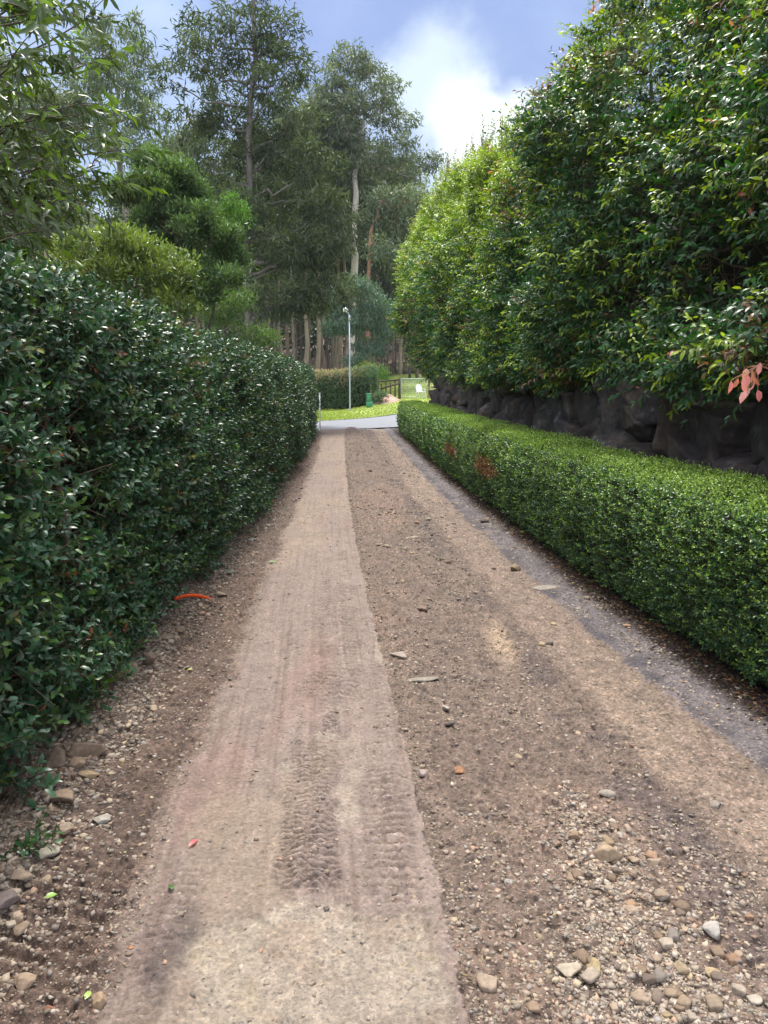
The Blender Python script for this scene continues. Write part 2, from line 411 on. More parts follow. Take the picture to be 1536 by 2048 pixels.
    bare = bare * inner
    lay(conc, bare * .85)
    sp = noise2(x * 230, y * 230, 91) * .7 + .3 * noise2(x * 90, y * 90, 92); lay(srgb(110, 106, 110), bare * sst(.70, .80, sp) * .7)
    lay(srgb(170, 148, 130), bare * sst(.48, .66, fbm(x * 7, y * 6, 4, 95)) * .55); lay(srgb(226, 206, 176), bare * (1 - sst(.14, .24, sp)) * .7)
    lay(srgb(196, 168, 130), bare * sst(.60, .80, fbm(x * 14, y * 12, 4, 93)) * .3)
    h = h - bare * .010 + bare * (n4 - .5) * .006
    # wet dark mud blob at lower left of the strip
    wx, wy = at(330, 1920); wet = np.exp(-(((x - wx - (n2 - .5) * .25) / .055) ** 2 + ((y - wy) / .22) ** 2) ** 2)
    lay(srgb(104, 92, 88), wet * .75); h = h + wet * (.006 + .012 * (n3 - .5) * 2)
    # tyre tread print
    def tread(cx0, y0, y1, hw, pitch, amp, seed, slant):
        nonlocal h
        cx = cx0 - (y - y0) * .05
        d = (x - cx) / hw
        m = (1 - sst(.72, 1.0, np.abs(d) + (n2 - .5) * .35)) * sst(y0, y0 + .12, y + ed * .3) * (1 - sst(y1 - .25, y1, y + ed * .3)) * inner * (1 - bare * .8)
        ph = (y + slant * np.abs(d) * hw + (noise2(x * 18, y * 10, seed) - .5) * .030 + (noise2(x * 60, y * 30, seed + 9) - .5) * .012) / pitch
        s = ph - np.floor(ph)
        wv = .35 * (n3 - .5) * 2; lug = sst(.0, .55, s + wv) * (1 - sst(.78, .86, s + wv))
        chan = 1 - .55 * np.exp(-((d + .05) / .07) ** 2) - .25 * np.exp(-((np.abs(d) - .62) / .07) ** 2); lug = lug * (.45 + 1.1 * noise2(x * 55, y * 60, seed + 11)) * (1 + .5 * np.exp(-(d / .4) ** 2))
        k = sst(.16, .52, noise2(x * 9, y * 5, seed + 3) * .6 + noise2(x * 3, y * 1.2, seed + 5) * .4)
        h = h + m * amp * (lug * chan - .45) * k
        lay(srgb(126, 106, 94), m * k * (1 - lug * chan) * .5)
    tread(-.245, 2.14, 4.1, .12, .030, .014, 101, .06)
    tread(-.245, 3.6, 6.2, .16, .06, .008, 104, .25)
    tread(.02, 2.12, 3.1, .09, .045, .006, 107, -.2)
    tread(.105, 1.5, 4.5, .06, .05, .004, 109, .3)
    tread(-.60, 1.4, 2.4, .06, .04, .005, 111, .1)
    cr = np.abs(fbm(x * 7, y * 16, 3, 151, .6) - .5); ck = sst(.40, .60, fbm(x * 2.2, y * 1.3, 3, 155))
    cm = inner * (1 - bare) * (1 - sst(.006, .022, cr)) * ck
    h = h - cm * .006; lay(srgb(120, 100, 88), cm * .5)
    # long scratches along the strip
    for off, a_ in ((-.18, .004), (-.12, .003), (-.36, .004), (-.55, .004)):
        h = h - inner * a_ * np.exp(-((x - sr - off - (noise2(y * 2, y * 0, 121) - .5) * .02) / .006) ** 2)
    # distance: ruts and the crown between the wheel tracks
    crown = np.exp(-((f - .14) / .10) ** 2) * far
    h = h + crown * .06; lay(srgb(104, 84, 72), crown * .5 * sst(.35, .6, n2))
    # rough grit
    h = h + rough * (1 - inner) * ((n4 - .5) * .026 + (n3 - .5) * .020 * (1 + 1.0 * sst(.5, .7, n1))) + inner * (n4 - .5) * .006
    clod = np.maximum(0, noise2(x * 38, y * 38, 131) - .62) * rough * (1 - inner) * .07
    h = h + clod
    gk = (.45 + .55 * (1 - inner))[..., None]; col = col * (1 + gk * ((n4 - .5)[..., None] * 1.1 + (n3 - .5)[..., None] * .9 + (n2 - .5)[..., None] * .5))
    sp2 = noise2(x * 120, y * 110, 141)
    col = col * (1 + ((sp2 > .80) * (1 - inner * .7) * .6)[..., None] - ((sp2 < .20) * (1 - inner * .7) * .5)[..., None])
    # blend to the wider ground outside the hedges
    return h, np.clip(col, .01, 1) * .51 * np.array([1.0, .985, 1.0])

nr, nc = 1500, 1000
tt = np.linspace(0, 1, nr)
s0, s1 = 1 / math.sqrt(1.0), 1 / math.sqrt(27.2)
yy = 1 / (s0 + (s1 - s0) * tt) ** 2
uu = np.linspace(-1, 1, nc); uu = np.sign(uu) * np.abs(uu) ** 1.15
Yg = np.repeat(yy[:, None], nc, 1); 
lo = np.minimum(XL(yy) - .9, -2.4)[:, None]; hi_ = np.maximum(XR(yy) + .9, 2.0)[:, None]
wl_ = np.minimum(0.85 * (yy + 1.2), 99)[:, None]
Xg = np.where(uu[None] < 0, -uu[None] * np.maximum(lo, -wl_ - .6), uu[None] * np.minimum(hi_, wl_ + .9))
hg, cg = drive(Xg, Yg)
tail = sst(25.6, 27.2, Yg)[..., None]
cg = cg * (1 - tail * .5) + srgb(150, 140, 138) * .54 * tail * .5
idx = np.arange((nr - 1) * nc).reshape(nr - 1, nc)[:, :-1]
F = np.stack([idx, idx + 1, idx + nc + 1, idx + nc], -1).reshape(-1, 4)
V = np.stack([Xg, Yg, hg + .012 - .03 * tail[..., 0]], -1).reshape(-1, 3)
M['drive'] = colmat('driveway_dirt', .82, 75, .38, 1.0, .010, detail=9, spec=.4)
dv = mk('driveway', V, [F], M['drive'], col=cg.reshape(-1, 3), smooth=True); dv['kind'] = 'structure'

# wide ground sheet
gx = np.concatenate([np.linspace(-260, -22, 30), np.linspace(-20, 20, 81), np.linspace(22, 260, 30)])
gy = np.concatenate([np.linspace(-40, 28, 35), np.linspace(29, 130, 102), np.linspace(135, 420, 40)])
GX, GY = np.meshgrid(gx, gy)
GZ = zt(GX, GY) - .06 + (fbm(GX * .3, GY * .3, 3, 201) - .5) * .10 * sst(60, 90, GY) 
GC = np.zeros(GX.shape + (3,)) + srgb(96, 78, 62) * .8
gm = sst(-.5, .5, GY - 36) * (1 - sst(78, 80, GY)) * sst(-6, -4, GX)
GC = GC * (1 - gm[..., None]) + np.array([.10, .17, .035]) * gm[..., None]
i_ = np.arange(len(gy) - 1)[:, None] * len(gx) + np.arange(len(gx) - 1)[None]
F = np.stack([i_, i_ + 1, i_ + len(gx) + 1, i_ + len(gx)], -1).reshape(-1, 4)
mk('ground', np.stack([GX, GY, GZ], -1).reshape(-1, 3), [F], M['soil'], col=GC.reshape(-1, 3), smooth=True)['kind'] = 'structure'

def sheet(name, near, far, dz, mat, colf, n=60, m=24):
    """strip between two polylines laid on the terrain"""
    near, far = np.array(near, float), np.array(far, float)
    s = np.linspace(0, 1, n)
    def rs(P):
        d = np.concatenate([[0], np.cumsum(np.linalg.norm(np.diff(P, axis=0), axis=1))]); d /= d[-1]
        return np.stack([np.interp(s, d, P[:, 0]), np.interp(s, d, P[:, 1])], 1)
    A, B = rs(near), rs(far); t = np.linspace(0, 1, m)[:, None, None]
    P = A[None] * (1 - t) + B[None] * t
    z = zt(P[..., 0], P[..., 1]) + dz
    C_ = colf(P[..., 0], P[..., 1]); 
    q = np.arange(m - 1)[:, None] * n + np.arange(n - 1)[None]
    F = np.stack([q, q + 1, q + n + 1, q + n], -1).reshape(-1, 4)
    o = mk(name, np.concatenate([P, z[..., None]], -1).reshape(-1, 3), [F], mat, col=C_.reshape(-1, 3), smooth=True)
    o['kind'] = 'structure'; return o
RN = [(-40, 10), (-14, 20.5), (-2.0, 26.0), (.5, 27.8), (6, 33), (16, 44)]
RF = [(-44, 17), (-14, 26), (-2.6, 31.9), (.8, 36.6), (7, 44.5), (14, 54)]
sheet('road', RN, RF, .006, M['asph'], lambda x, y: np.ones(x.shape + (3,)) * .2)
def gcol(x, y):
    n = fbm(x * .8, y * .5, 4, 211)[..., None]; k = sst(70, 80, y)[..., None]
    return (np.array([.22, .29, .06]) * (1 - n) * 1.1 + np.array([.34, .37, .12]) * n) * (.8 + .3 * n)
sheet('lawn', [(-44, 17.6), (-14, 26.2), (-2.6, 32.2), (.8, 36.9), (7, 44.8), (14, 54.3)], [(-60, 55), (-20, 70), (-4, 79), (4, 79), (16, 79), (30, 79)], .012, M['grass'], gcol, 160, 120)
# grass blades on the verge and paddock
nb = 26000
bx = rng.uniform(-4, 3.2, nb); by = 31 + 48 * rng.uniform(0, 1, nb) ** 1.7
k = by > (np.interp(bx, [-14, -2.6, .8, 7], [26, 31.9, 36.6, 44.5]) + .35); bx, by = bx[k], by[k]; nb = len(bx)
mb = MB(); P = np.stack([bx, by, zt(bx, by) + .0], 1)
D = np.stack([rng.normal(0, .35, nb), rng.normal(0, .35, nb), np.ones(nb)], 1)
cG = (np.array([.22, .31, .05]) + rng.uniform(0, 1, (nb, 1)) * np.array([.12, .08, .03]))
V, F, C_ = leaves(P, D, np.tile([0.1, -1, 0], (nb, 1)), rng.uniform(.04, .09, nb), rng.uniform(.02, .05, nb), cG, False); mb.add(V, F, C_)
tag(mb.build('grass', M['farleaf']), 'short sunlit green grass of the verge and paddock', 'grass', kind='stuff')

# ------------------------------------------------------------------ stones and gravel
def ico(sub):
    t = (1 + 5 ** .5) / 2
    v = [(-1, t, 0), (1, t, 0), (-1, -t, 0), (1, -t, 0), (0, -1, t), (0, 1, t), (0, -1, -t), (0, 1, -t), (t, 0, -1), (t, 0, 1), (-t, 0, -1), (-t, 0, 1)]
    f = [(0, 11, 5), (0, 5, 1), (0, 1, 7), (0, 7, 10), (0, 10, 11), (1, 5, 9), (5, 11, 4), (11, 10, 2), (10, 7, 6), (7, 1, 8), (3, 9, 4), (3, 4, 2), (3, 2, 6), (3, 6, 8), (3, 8, 9), (4, 9, 5), (2, 4, 11), (6, 2, 10), (8, 6, 7), (9, 8, 1)]
    v = [np.array(q, float) / np.linalg.norm(q) for q in v]
    for _ in range(sub):
        nf, c_ = [], {}
        def mid(a, b):
            k = (min(a, b), max(a, b))
            if k not in c_:
                m = v[a] + v[b]; v.append(m / np.linalg.norm(m)); c_[k] = len(v) - 1
            return c_[k]
        for a, b, d in f:
            x, y, z = mid(a, b), mid(b, d), mid(d, a); nf += [(a, x, z), (b, y, x), (d, z, y), (x, y, z)]
        f = nf
    return np.array(v), np.array(f)
ICO = {s: ico(s) for s in (0, 1, 2, 3, 4)}
def boulder(sub, dims, seed, planes=11, bump=.05, rot=None, lo=.5, hi=.86, block=False):
    r_ = np.random.default_rng(seed); v, f = ICO[sub]
    n = unit(r_.normal(0, 1, (planes, 3))); hh = r_.uniform(lo, hi, planes)
    if block:
        ax = np.concatenate([np.eye(3), -np.eye(3)]); n = np.concatenate([unit(ax + r_.normal(0, .16, (6, 3))), n]); hh = np.concatenate([r_.uniform(.56, .70, 6), hh])
    dp = np.maximum(v @ n.T, 1e-3); r = np.minimum(1.0, (hh / dp).min(1))
    o = r_.uniform(0, 50, 3)
    nn = noise3(v[:, 0] * 2.2 + o[0], v[:, 1] * 2.2 + o[1], v[:, 2] * 2.2 + o[2], 5) - .5 + .5 * (noise3(v[:, 0] * 6 + o[0], v[:, 1] * 6 + o[1], v[:, 2] * 6 + o[2], 6) - .5)
    r = r * (1 + bump * 2 * nn)
    P = v * r[:, None] * np.asarray(dims) / 2
    a = r_.uniform(0, 6.28) if rot is None else rot
    P = np.stack([P[:, 0] * math.cos(a) - P[:, 1] * math.sin(a), P[:, 0] * math.sin(a) + P[:, 1] * math.cos(a), P[:, 2]], 1)
    return P, [f]
def gz(x, y):
    h, _ = drive(np.atleast_1d(np.asarray(x, float)), np.atleast_1d(np.asarray(y, float))); return h + .012
def stone(px, py, w, d, h_, col, label, seed, name='stone', planes=11, rot=0.0, sink=.25, sub=3, cat='stone', group=None):
    x, y = at(px, py); z = float(gz(x, y)[0])
    V, F = boulder(sub, (w * 1.18, d * 1.18, h_ * 1.15), seed, planes, .045, rot, .42, .70)
    o = mk(name, V, F, M['stone'], col=np.tile((np.asarray(col) * .65 + srgb(160, 140, 122) * .35) * .66, (len(V), 1)))
    o.location = (x, y, z + h_ * (.5 - sink)); tag(o, label, cat, group); return o
STN = [
 (1218, 1728, .085, .07, .06, (188, 164, 134), 'largest tan stone, sitting at the head of the pale gravel ribbon'),
 (1135, 1952, .075, .06, .03, (205, 190, 168), 'flat cream stone low in the gravel near the lower edge'),
 (977, 1974, .06, .065, .045, (172, 152, 132), 'rounded tan cobble just right of the concrete strip corner'),
 (1425, 1882, .05, .06, .045, (190, 186, 180), 'whitish angular stone alone at the lower right'),
 (845, 1560, .05, .05, .035, (178, 160, 156), 'pinkish grey stone close beside the strip edge'),
 (920, 1550, .055, .04, .035, (170, 112, 70), 'orange brown stone right of the pinkish grey one'),
 (890, 1422, .035, .05, .03, (205, 195, 182), 'small white stone above a black one, middle distance'),
 (901, 1457, .05, .04, .03, (70, 68, 72), 'black bitumen lump below the small white stone'),
 (800, 1320, .11, .08, .04, (170, 158, 148), 'pale broken slab lying beside the strip, farther up the drive'),
 (838, 1362, .21, .06, .018, (150, 146, 134), 'long thin grey flat slab lying crosswise on the dirt'),
 (1092, 1176, .22, .13, .035, (158, 152, 142), 'flat grey slab on the dark right hand wheel track'),
 (1033, 1138, .09, .09, .07, (160, 138, 108), 'round tan stone just above the flat grey slab'),
 (770, 1097, .10, .07, .04, (176, 160, 136), 'small cream chip in the middle of the drive, far up'),
 (826, 1078, .14, .08, .035, (172, 158, 140), 'pale flat chip farthest up the middle of the drive'),
 (845, 1224, .09, .09, .05, (128, 108, 92), 'brown stone on the brown dirt between the two wheel tracks'),
 (1150, 1682, .06, .045, .035, (158, 130, 104), 'brown stone at the upper end of the gravel ribbon'),
 (1213, 1602, .06, .035, .03, (168, 160, 150), 'grey stone lying right above the gravel ribbon'),
 (1140, 1598, .09, .03, .022, (64, 60, 62), 'black bitumen shard above the gravel ribbon'),
 (1020, 1780, .035, .03, .02, (188, 186, 182), 'pale grey pointed chip between strip and gravel ribbon'),
 (1190, 1945, .04, .06, .03, (178, 160, 112), 'yellowish stone right of the flat cream stone'),
 (1360, 1945, .04, .045, .03, (170, 150, 120), 'mustard brown stone at the lower right'),
 (1505, 2010, .04, .03, .02, (196, 186, 172), 'cream chip in the lower right corner'),
 (120, 1545, .10, .12, .085, (128, 108, 92), 'large brown rock half under the tall left hedge'),
 (178, 1522, .16, .08, .07, (132, 110, 92), 'long brown rock leaning out under the left hedge'),
 (157, 1548, .08, .07, .055, (144, 120, 98), 'brown rounded rock in front of the long brown rock'),
 (100, 1598, .10, .08, .06, (98, 84, 74), 'darkest rock at the foot of the left hedge'),
 (178, 1566, .09, .06, .04, (166, 142, 106), 'ochre flat rock in front of the brown hedge rocks'),
 (135, 1622, .10, .10, .04, (150, 128, 106), 'broad pale brown slab below the hedge rocks'),
 (95, 1722, .085, .07, .04, (170, 166, 150), 'pale greenish grey lump on the left rubble'),
 (135, 1678, .05, .045, .04, (178, 160, 136), 'upright pale triangular stone on the left rubble'),
 (205, 1652, .06, .07, .03, (182, 180, 170), 'chalky white chip right of the triangular stone'),
 (18, 1832, .09, .10, .05, (108, 98, 102), 'purplish grey angular rock at the left picture edge'),
 (45, 1782, .07, .05, .03, (158, 140, 120), 'beige flat stone above the purplish rock'),
 (170, 1672, .04, .02, .02, (112, 94, 82), 'short dark brown stone beside the triangular stone'),
 (50, 1982, .07, .05, .03, (166, 142, 118), 'tan flat stone in the lower left corner'),
 (200, 2022, .045, .04, .03, (186, 156, 124), 'orange tinted stone at the lower left edge'),
 (102, 2032, .03, .03, .02, (158, 86, 56), 'small brick red stone in the lower left corner'),
 (262, 1912, .02, .018, .014, (188, 128, 84), 'little orange pebble alone on the dark left dirt'),
 (299, 1349, .08, .09, .08, (118, 98, 84), 'brown round rock against the left hedge, below the orange pipe'),
 (262, 1362, .13, .08, .06, (136, 116, 98), 'brown rock next to the round one under the hedge'),
 (236, 1382, .07, .07, .06, (110, 92, 80), 'dark brown clod under the hedge shoots'),
 (505, 1082, .16, .10, .02, (186, 184, 192), 'pale blue grey tile fragment by the left hedge'),
 (443, 1196, .10, .06, .04, (160, 144, 118), 'yellowish stone right of the orange conduit end'),
 (458, 1148, .18, .09, .03, (152, 148, 136), 'flat grey green slab above the orange conduit'),
 (330, 1290, .12, .09, .05, (140, 124, 106), 'brown grey stone in the rubble beside the left hedge'),
 (970, 1045, .14, .10, .06, (66, 60, 60), 'black bitumen clod by the foot of the low hedge'),
 (1305, 1300, .07, .04, .02, (92, 88, 92), 'dark grey chip on the grey bitumen edge'),
]
for q, (px, py, w, d, h_, c_, lb) in enumerate(STN):
    stone(px, py, w * .98, d, h_, srgb(*c_), lb, 300 + q, rot=rng.uniform(-.4, .4), cat='stone', planes=rng.integers(7, 11))
# further loose stones, alike
zs = []
for q in range(230):
    if q < 110:   # left rubble
        y = 1.6 + 7.5 * rng.uniform() ** 1.3; x = SL(y) - rng.uniform(.30, .66); x = max(x, XL(y) - .05)
    elif q < 170: # ribbon
        s = rng.uniform(); py = 1640 + s * 400; px = 1170 + (py - 1600) * .42 + rng.normal(0, 40 + 70 * s); x, y = at(px, py)
    else:
        y = 1.6 + 8 * rng.uniform() ** 1.4; x = SR(y) + rng.uniform(.04, .95) * (XR(y) - SR(y))
    zs.append((x, y))
zs = np.array(zs); zz = gz(zs[:, 0], zs[:, 1])
pal = np.array([srgb(*c_) for c_ in ((178, 158, 138), (150, 130, 112), (190, 178, 164), (128, 106, 90), (146, 142, 140), (166, 126, 100), (100, 92, 92), (182, 160, 124))])
for q, (x, y) in enumerate(zs):
    w = rng.uniform(.018, .05) * (1 + .05 * y)
    V, F = boulder(2, (w * rng.uniform(.9, 1.5), w * 1.15, w * rng.uniform(.5, .9)), 900 + q, 5, .04, None, .50, .72, True)
    o = mk('loose_stone', V, F, M['stone'], col=np.tile((pal[rng.integers(0, 8)] * .55 + srgb(156, 134, 112) * .45) * rng.uniform(.5, .8), (len(V), 1)))
    o.location = (x, y, zz[q] + w * .06)
    tag(o, 'small rough loose stone among the gravel of the driveway', 'stone', 'loose small stones scattered on the driveway')

def scatter(x, y, size, cols, sub):
    cv = np.array([[x_, y_, z_] for x_ in (-1, 1) for y_ in (-1, 1) for z_ in (-1, 1)], float) * .72
    v, f = ICO[sub] if sub >= 0 else (cv, np.array([[0, 1, 3], [0, 3, 2], [4, 7, 5], [4, 6, 7], [0, 4, 5], [0, 5, 1], [2, 3, 7], [2, 7, 6], [0, 2, 6], [0, 6, 4], [1, 5, 7], [1, 7, 3]]))
    n = len(x); m = len(v); z = gz(x, y)
    rr = rng.uniform(.55, 1.2, (n, m, 1)); V = v[None] * rr + rng.normal(0, .16, (n, m, 3))
    V = V * (np.stack([rng.uniform(.7, 1.35, n), rng.uniform(.7, 1.2, n), rng.uniform(.4, .75, n)], 1) * size[:, None] / 2)[:, None]
    a = rng.uniform(0, 6.28, n)[:, None]; ca, sa = np.cos(a), np.sin(a)
    V = np.stack([V[..., 0] * ca - V[..., 1] * sa, V[..., 0] * sa + V[..., 1] * ca, V[..., 2]], -1)
    tl = rng.normal(0, .25, (n, 1)); V = np.stack([V[..., 0], V[..., 1] + V[..., 2] * tl, V[..., 2] - V[..., 1] * tl], -1)
    V = V + np.stack([x, y, z - size * .03], 1)[:, None]
    F = (np.arange(n)[:, None, None] * m + f).reshape(-1, 3)
    return V.reshape(-1, 3), [F], np.repeat(cols, m, axis=0)
mb = MB()
def addsc(x, y, size, sub, bright=1.0):
    mxx = rng.uniform(.35, .9, (len(x), 1)); c_ = (pal[rng.integers(0, 8, len(x))] * (1 - mxx) + srgb(158, 145, 131) * mxx) * .76 * rng.uniform(.55, 1.15, (len(x), 1)) * bright
    V, F, C_ = scatter(x, y, size, c_, sub); mb.add(V, F, C_)
def sizes(n, a, b): return a + (b - a) * rng.uniform(0, 1, n) ** 3.2
# all-over grit
n = 75000; y = 1.35 + 9 * rng.uniform(0, 1, n) ** 1.9; x = rng.uniform(0, 1, n) * (XR(y) - XL(y)) + XL(y)
ins = (x < SR(y) + .01) & (x > SL(y)); cl = fbm(x * 3, y * 2.2, 3, 401)
f_ = (x - SR(y)) / (XR(y) - SR(y)); trk = (f_ > .52) & (f_ < .8)
k = (~ins | (rng.uniform(0, 1, n) < .16)) & (rng.uniform(0, 1, n) < np.where(trk, .30, 1.0) * (.25 + .75 * sst(.30, .62, cl))); x, y = x[k], y[k]
s_ = sizes(len(x), .0035, .020) * (1 + .06 * y); k = s_ > .0095 * (1 + .06 * y)
addsc(x[k], y[k], s_[k], -1, 1.1); addsc(x[~k], y[~k], s_[~k], -1, 1.1)
# ribbon of pale gravel on the right
n = 4800; s = rng.uniform(0, 1, n) ** .7; py = 1570 + s * 500; px = 1140 + (py - 1600) * .40 + rng.normal(0, 1, n) * (16 + 95 * s)
x, y = at(px, py); addsc(x, y, sizes(n, .005, .023), -1, 1.3)
# crumbs along the straight edge of the strip
n = 3800; y = 1.5 + 14 * rng.uniform(0, 1, n) ** 1.6; x = SR(y) + rng.normal(.012, .014, n) + rng.exponential(.02, n) * np.sign(rng.uniform(-.35, 1, n))
addsc(x, y, sizes(n, .004, .016) * (1 + .05 * y), -1, 1.0)
# rubble on the left
n = 14000; y = 1.5 + 11 * rng.uniform(0, 1, n) ** 1.5; x = SL(y) - .47 + rng.normal(0, .10, n) + np.clip(y - 7, 0, 9) * .01
k = x > XL(y) - .12; x, y = x[k], y[k]; addsc(x, y, sizes(len(x), .007, .030) * (1 + .04 * y), -1, 1.2)
# lower right fan and lower left corner
n = 6000; x = rng.uniform(.25, 1.5, n); y = 1.35 + 1.3 * rng.uniform(0, 1, n) ** 1.3; k = x > SR(y) + .03; addsc(x[k], y[k], sizes(k.sum(), .005, .022), -1, 1.15)
n = 1800; x = rng.uniform(-1.2, -.7, n); y = rng.uniform(1.4, 2.2, n); addsc(x, y, sizes(n, .005, .022), 0)
# mid distance clods
n = 5000; y = 8 + 17 * rng.uniform(0, 1, n); x = rng.uniform(0, 1, n) * (XR(y) - XL(y)) + XL(y)
k = ~((x < SR(y)) & (x > SL(y))) | (rng.uniform(0, 1, n) < .1); x, y = x[k], y[k]; addsc(x, y, sizes(len(x), .012, .06), 0, .9)
tag(mb.build('gravel', M['gravel']), 'loose gravel and grit spread over the dug up driveway', 'gravel', kind='stuff')

# fallen leaf litter below the hedges
mb = MB(); n = 9000
y = 2.5 + 20 * rng.uniform(0, 1, n) ** 1.5; sd_ = rng.uniform(0, 1, n) < .72
x = np.where(sd_, XR(y) - np.abs(rng.normal(0, .10, n)) + .08, XL(y) + rng.normal(-.05, .16, n))
P = np.stack([x, y, gz(x, y) + .004], 1); D = np.stack([rng.normal(0, 1, n), rng.normal(0, 1, n), rng.normal(0, .25, n)], 1)
lc = np.array([srgb(*q) for q in ((96, 62, 44), (128, 88, 62), (70, 50, 40), (150, 116, 84), (84, 92, 52))])[rng.integers(0, 5, n)] * rng.uniform(.6, 1.1, (n, 1))
V, F, C_ = leaves(P, D, np.stack([rng.normal(0, .4, n), rng.normal(0, .4, n), np.ones(n)], 1), rng.uniform(.015, .04, n), rng.uniform(.008, .02, n), lc, False); mb.add(V, F, C_)
n = 2500; y = 1.5 + 8 * rng.uniform(0, 1, n) ** 1.5; x = rng.uniform(0, 1, n) * (XR(y) - XL(y)) + XL(y)
k = rng.uniform(0, 1, n) < np.where((x < SR(y)) & (x > SL(y)), .12, 1); x, y = x[k], y[k]; n = len(x)
a = rng.uniform(0, 3.14, n); D = np.stack([np.cos(a), np.sin(a), rng.normal(0, .15, n)], 1)
V, F, C_ = leaves(np.stack([x, y, gz(x, y) + .004], 1), D, np.tile([0, 0, 1.], (n, 1)), rng.uniform(.012, .03, n), rng.uniform(.002, .004, n), np.tile(srgb(176, 156, 124), (n, 1)) * rng.uniform(.5, 1, (n, 1)), False); mb.add(V, F, C_)
tag(mb.build('leaf_litter', M['farleaf']), 'dry brown leaf litter and straw below the hedges', 'leaf litter', kind='stuff')

# single fallen leaves
for (px, py, L_, W_, c_, a_, lb) in (
    (378, 1712, .05, .016, (214, 96, 100), 1.1, 'pink fallen leaf lying on the strip'),
    (345, 1800, .032, .022, (70, 96, 40), 2.0, 'dark green curled leaf left of the bare concrete'),
    (92, 1815, .035, .025, (132, 170, 70), .6, 'light green fallen leaf on the lower left dirt'),
    (375, 1350, .03, .02, (186, 190, 110), .2, 'yellow fallen leaf in the cleat prints'),
    (172, 2032, .03, .018, (150, 176, 84), 1.4, 'yellow green fallen leaf at the bottom left'),
    (536, 1131, .09, .03, (110, 150, 70), .3, 'green fallen sprig beside the far strip edge'),
    (1212, 1182, .08, .05, (96, 126, 50), 2.4, 'green weed leaf at the foot of the low hedge')):
    x, y = at(px, py); z = float(gz(x, y)[0])
    V, F, C_ = leaves(np.array([[0, 0, 0.], [0, 0, 0]]), np.array([[math.cos(a_), math.sin(a_), .12], [math.cos(a_ + .7), math.sin(a_ + .7), .3]])[:1], np.array([[0.2, 0, 1.]]), L_, W_, srgb(*c_)[None], True) if False else leaves(np.zeros((1, 3)), np.array([[math.cos(a_), math.sin(a_), .12]]), np.array([[.2, 0, 1.]]), L_, W_, srgb(*c_)[None], True)
    o = mk('fallen_leaf', V, F, M['leaf'], col=C_); o.location = (x, y, z + .008); tag(o, lb, 'leaf')

# orange conduits
def conduit(p0, p1, lift, label, r=.013):
    (x0, y0), (x1, y1) = at(*p0), at(*p1); z0, z1 = float(gz(x0, y0)[0]), float(gz(x1, y1)[0])
    P = curve((x0, y0, z0 + .03), (x1, y1, z1 + .008), (0, 0, lift), 14)
    V, F = tube(P - np.array([x0, y0, z0]), r, 12); c_ = MB().add(V, F)
    o = c_.build('conduit', M['orange'], smooth=False); o.location = (x0, y0, z0); return tag(o, label, 'pipe')
conduit((350, 1216), (422, 1201), .03, 'bright orange electrical conduit end emerging from under the near hedge')
conduit((500, 985), (548, 1001), .02, 'smaller orange conduit stub farther along the left hedge', .014)

# ------------------------------------------------------------------ hedges
def lump(y, z, s, a, b, seed):
    return (noise3(y * a, z * b, s, seed) - .5) + .5 * (noise3(y * a * 2.3, z * b * 2.3, s, seed + 1) - .5)

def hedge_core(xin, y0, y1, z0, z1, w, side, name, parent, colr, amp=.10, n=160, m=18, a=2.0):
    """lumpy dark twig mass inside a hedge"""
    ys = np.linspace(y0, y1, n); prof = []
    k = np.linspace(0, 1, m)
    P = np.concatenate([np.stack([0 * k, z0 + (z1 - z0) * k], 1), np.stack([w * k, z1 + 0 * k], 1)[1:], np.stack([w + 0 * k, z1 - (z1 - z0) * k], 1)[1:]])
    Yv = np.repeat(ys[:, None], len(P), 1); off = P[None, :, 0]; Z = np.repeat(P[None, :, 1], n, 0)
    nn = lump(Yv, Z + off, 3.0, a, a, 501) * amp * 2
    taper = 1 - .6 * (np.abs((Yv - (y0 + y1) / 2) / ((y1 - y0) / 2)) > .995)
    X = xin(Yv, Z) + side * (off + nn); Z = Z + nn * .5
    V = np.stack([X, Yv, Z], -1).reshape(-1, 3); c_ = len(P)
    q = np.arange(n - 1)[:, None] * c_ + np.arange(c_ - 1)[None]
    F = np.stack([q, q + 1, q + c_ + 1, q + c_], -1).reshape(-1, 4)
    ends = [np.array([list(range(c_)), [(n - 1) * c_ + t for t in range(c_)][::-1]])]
    return mk(name, V, [F] + ends, M['core'], parent, col=np.tile(colr, (len(V), 1)))

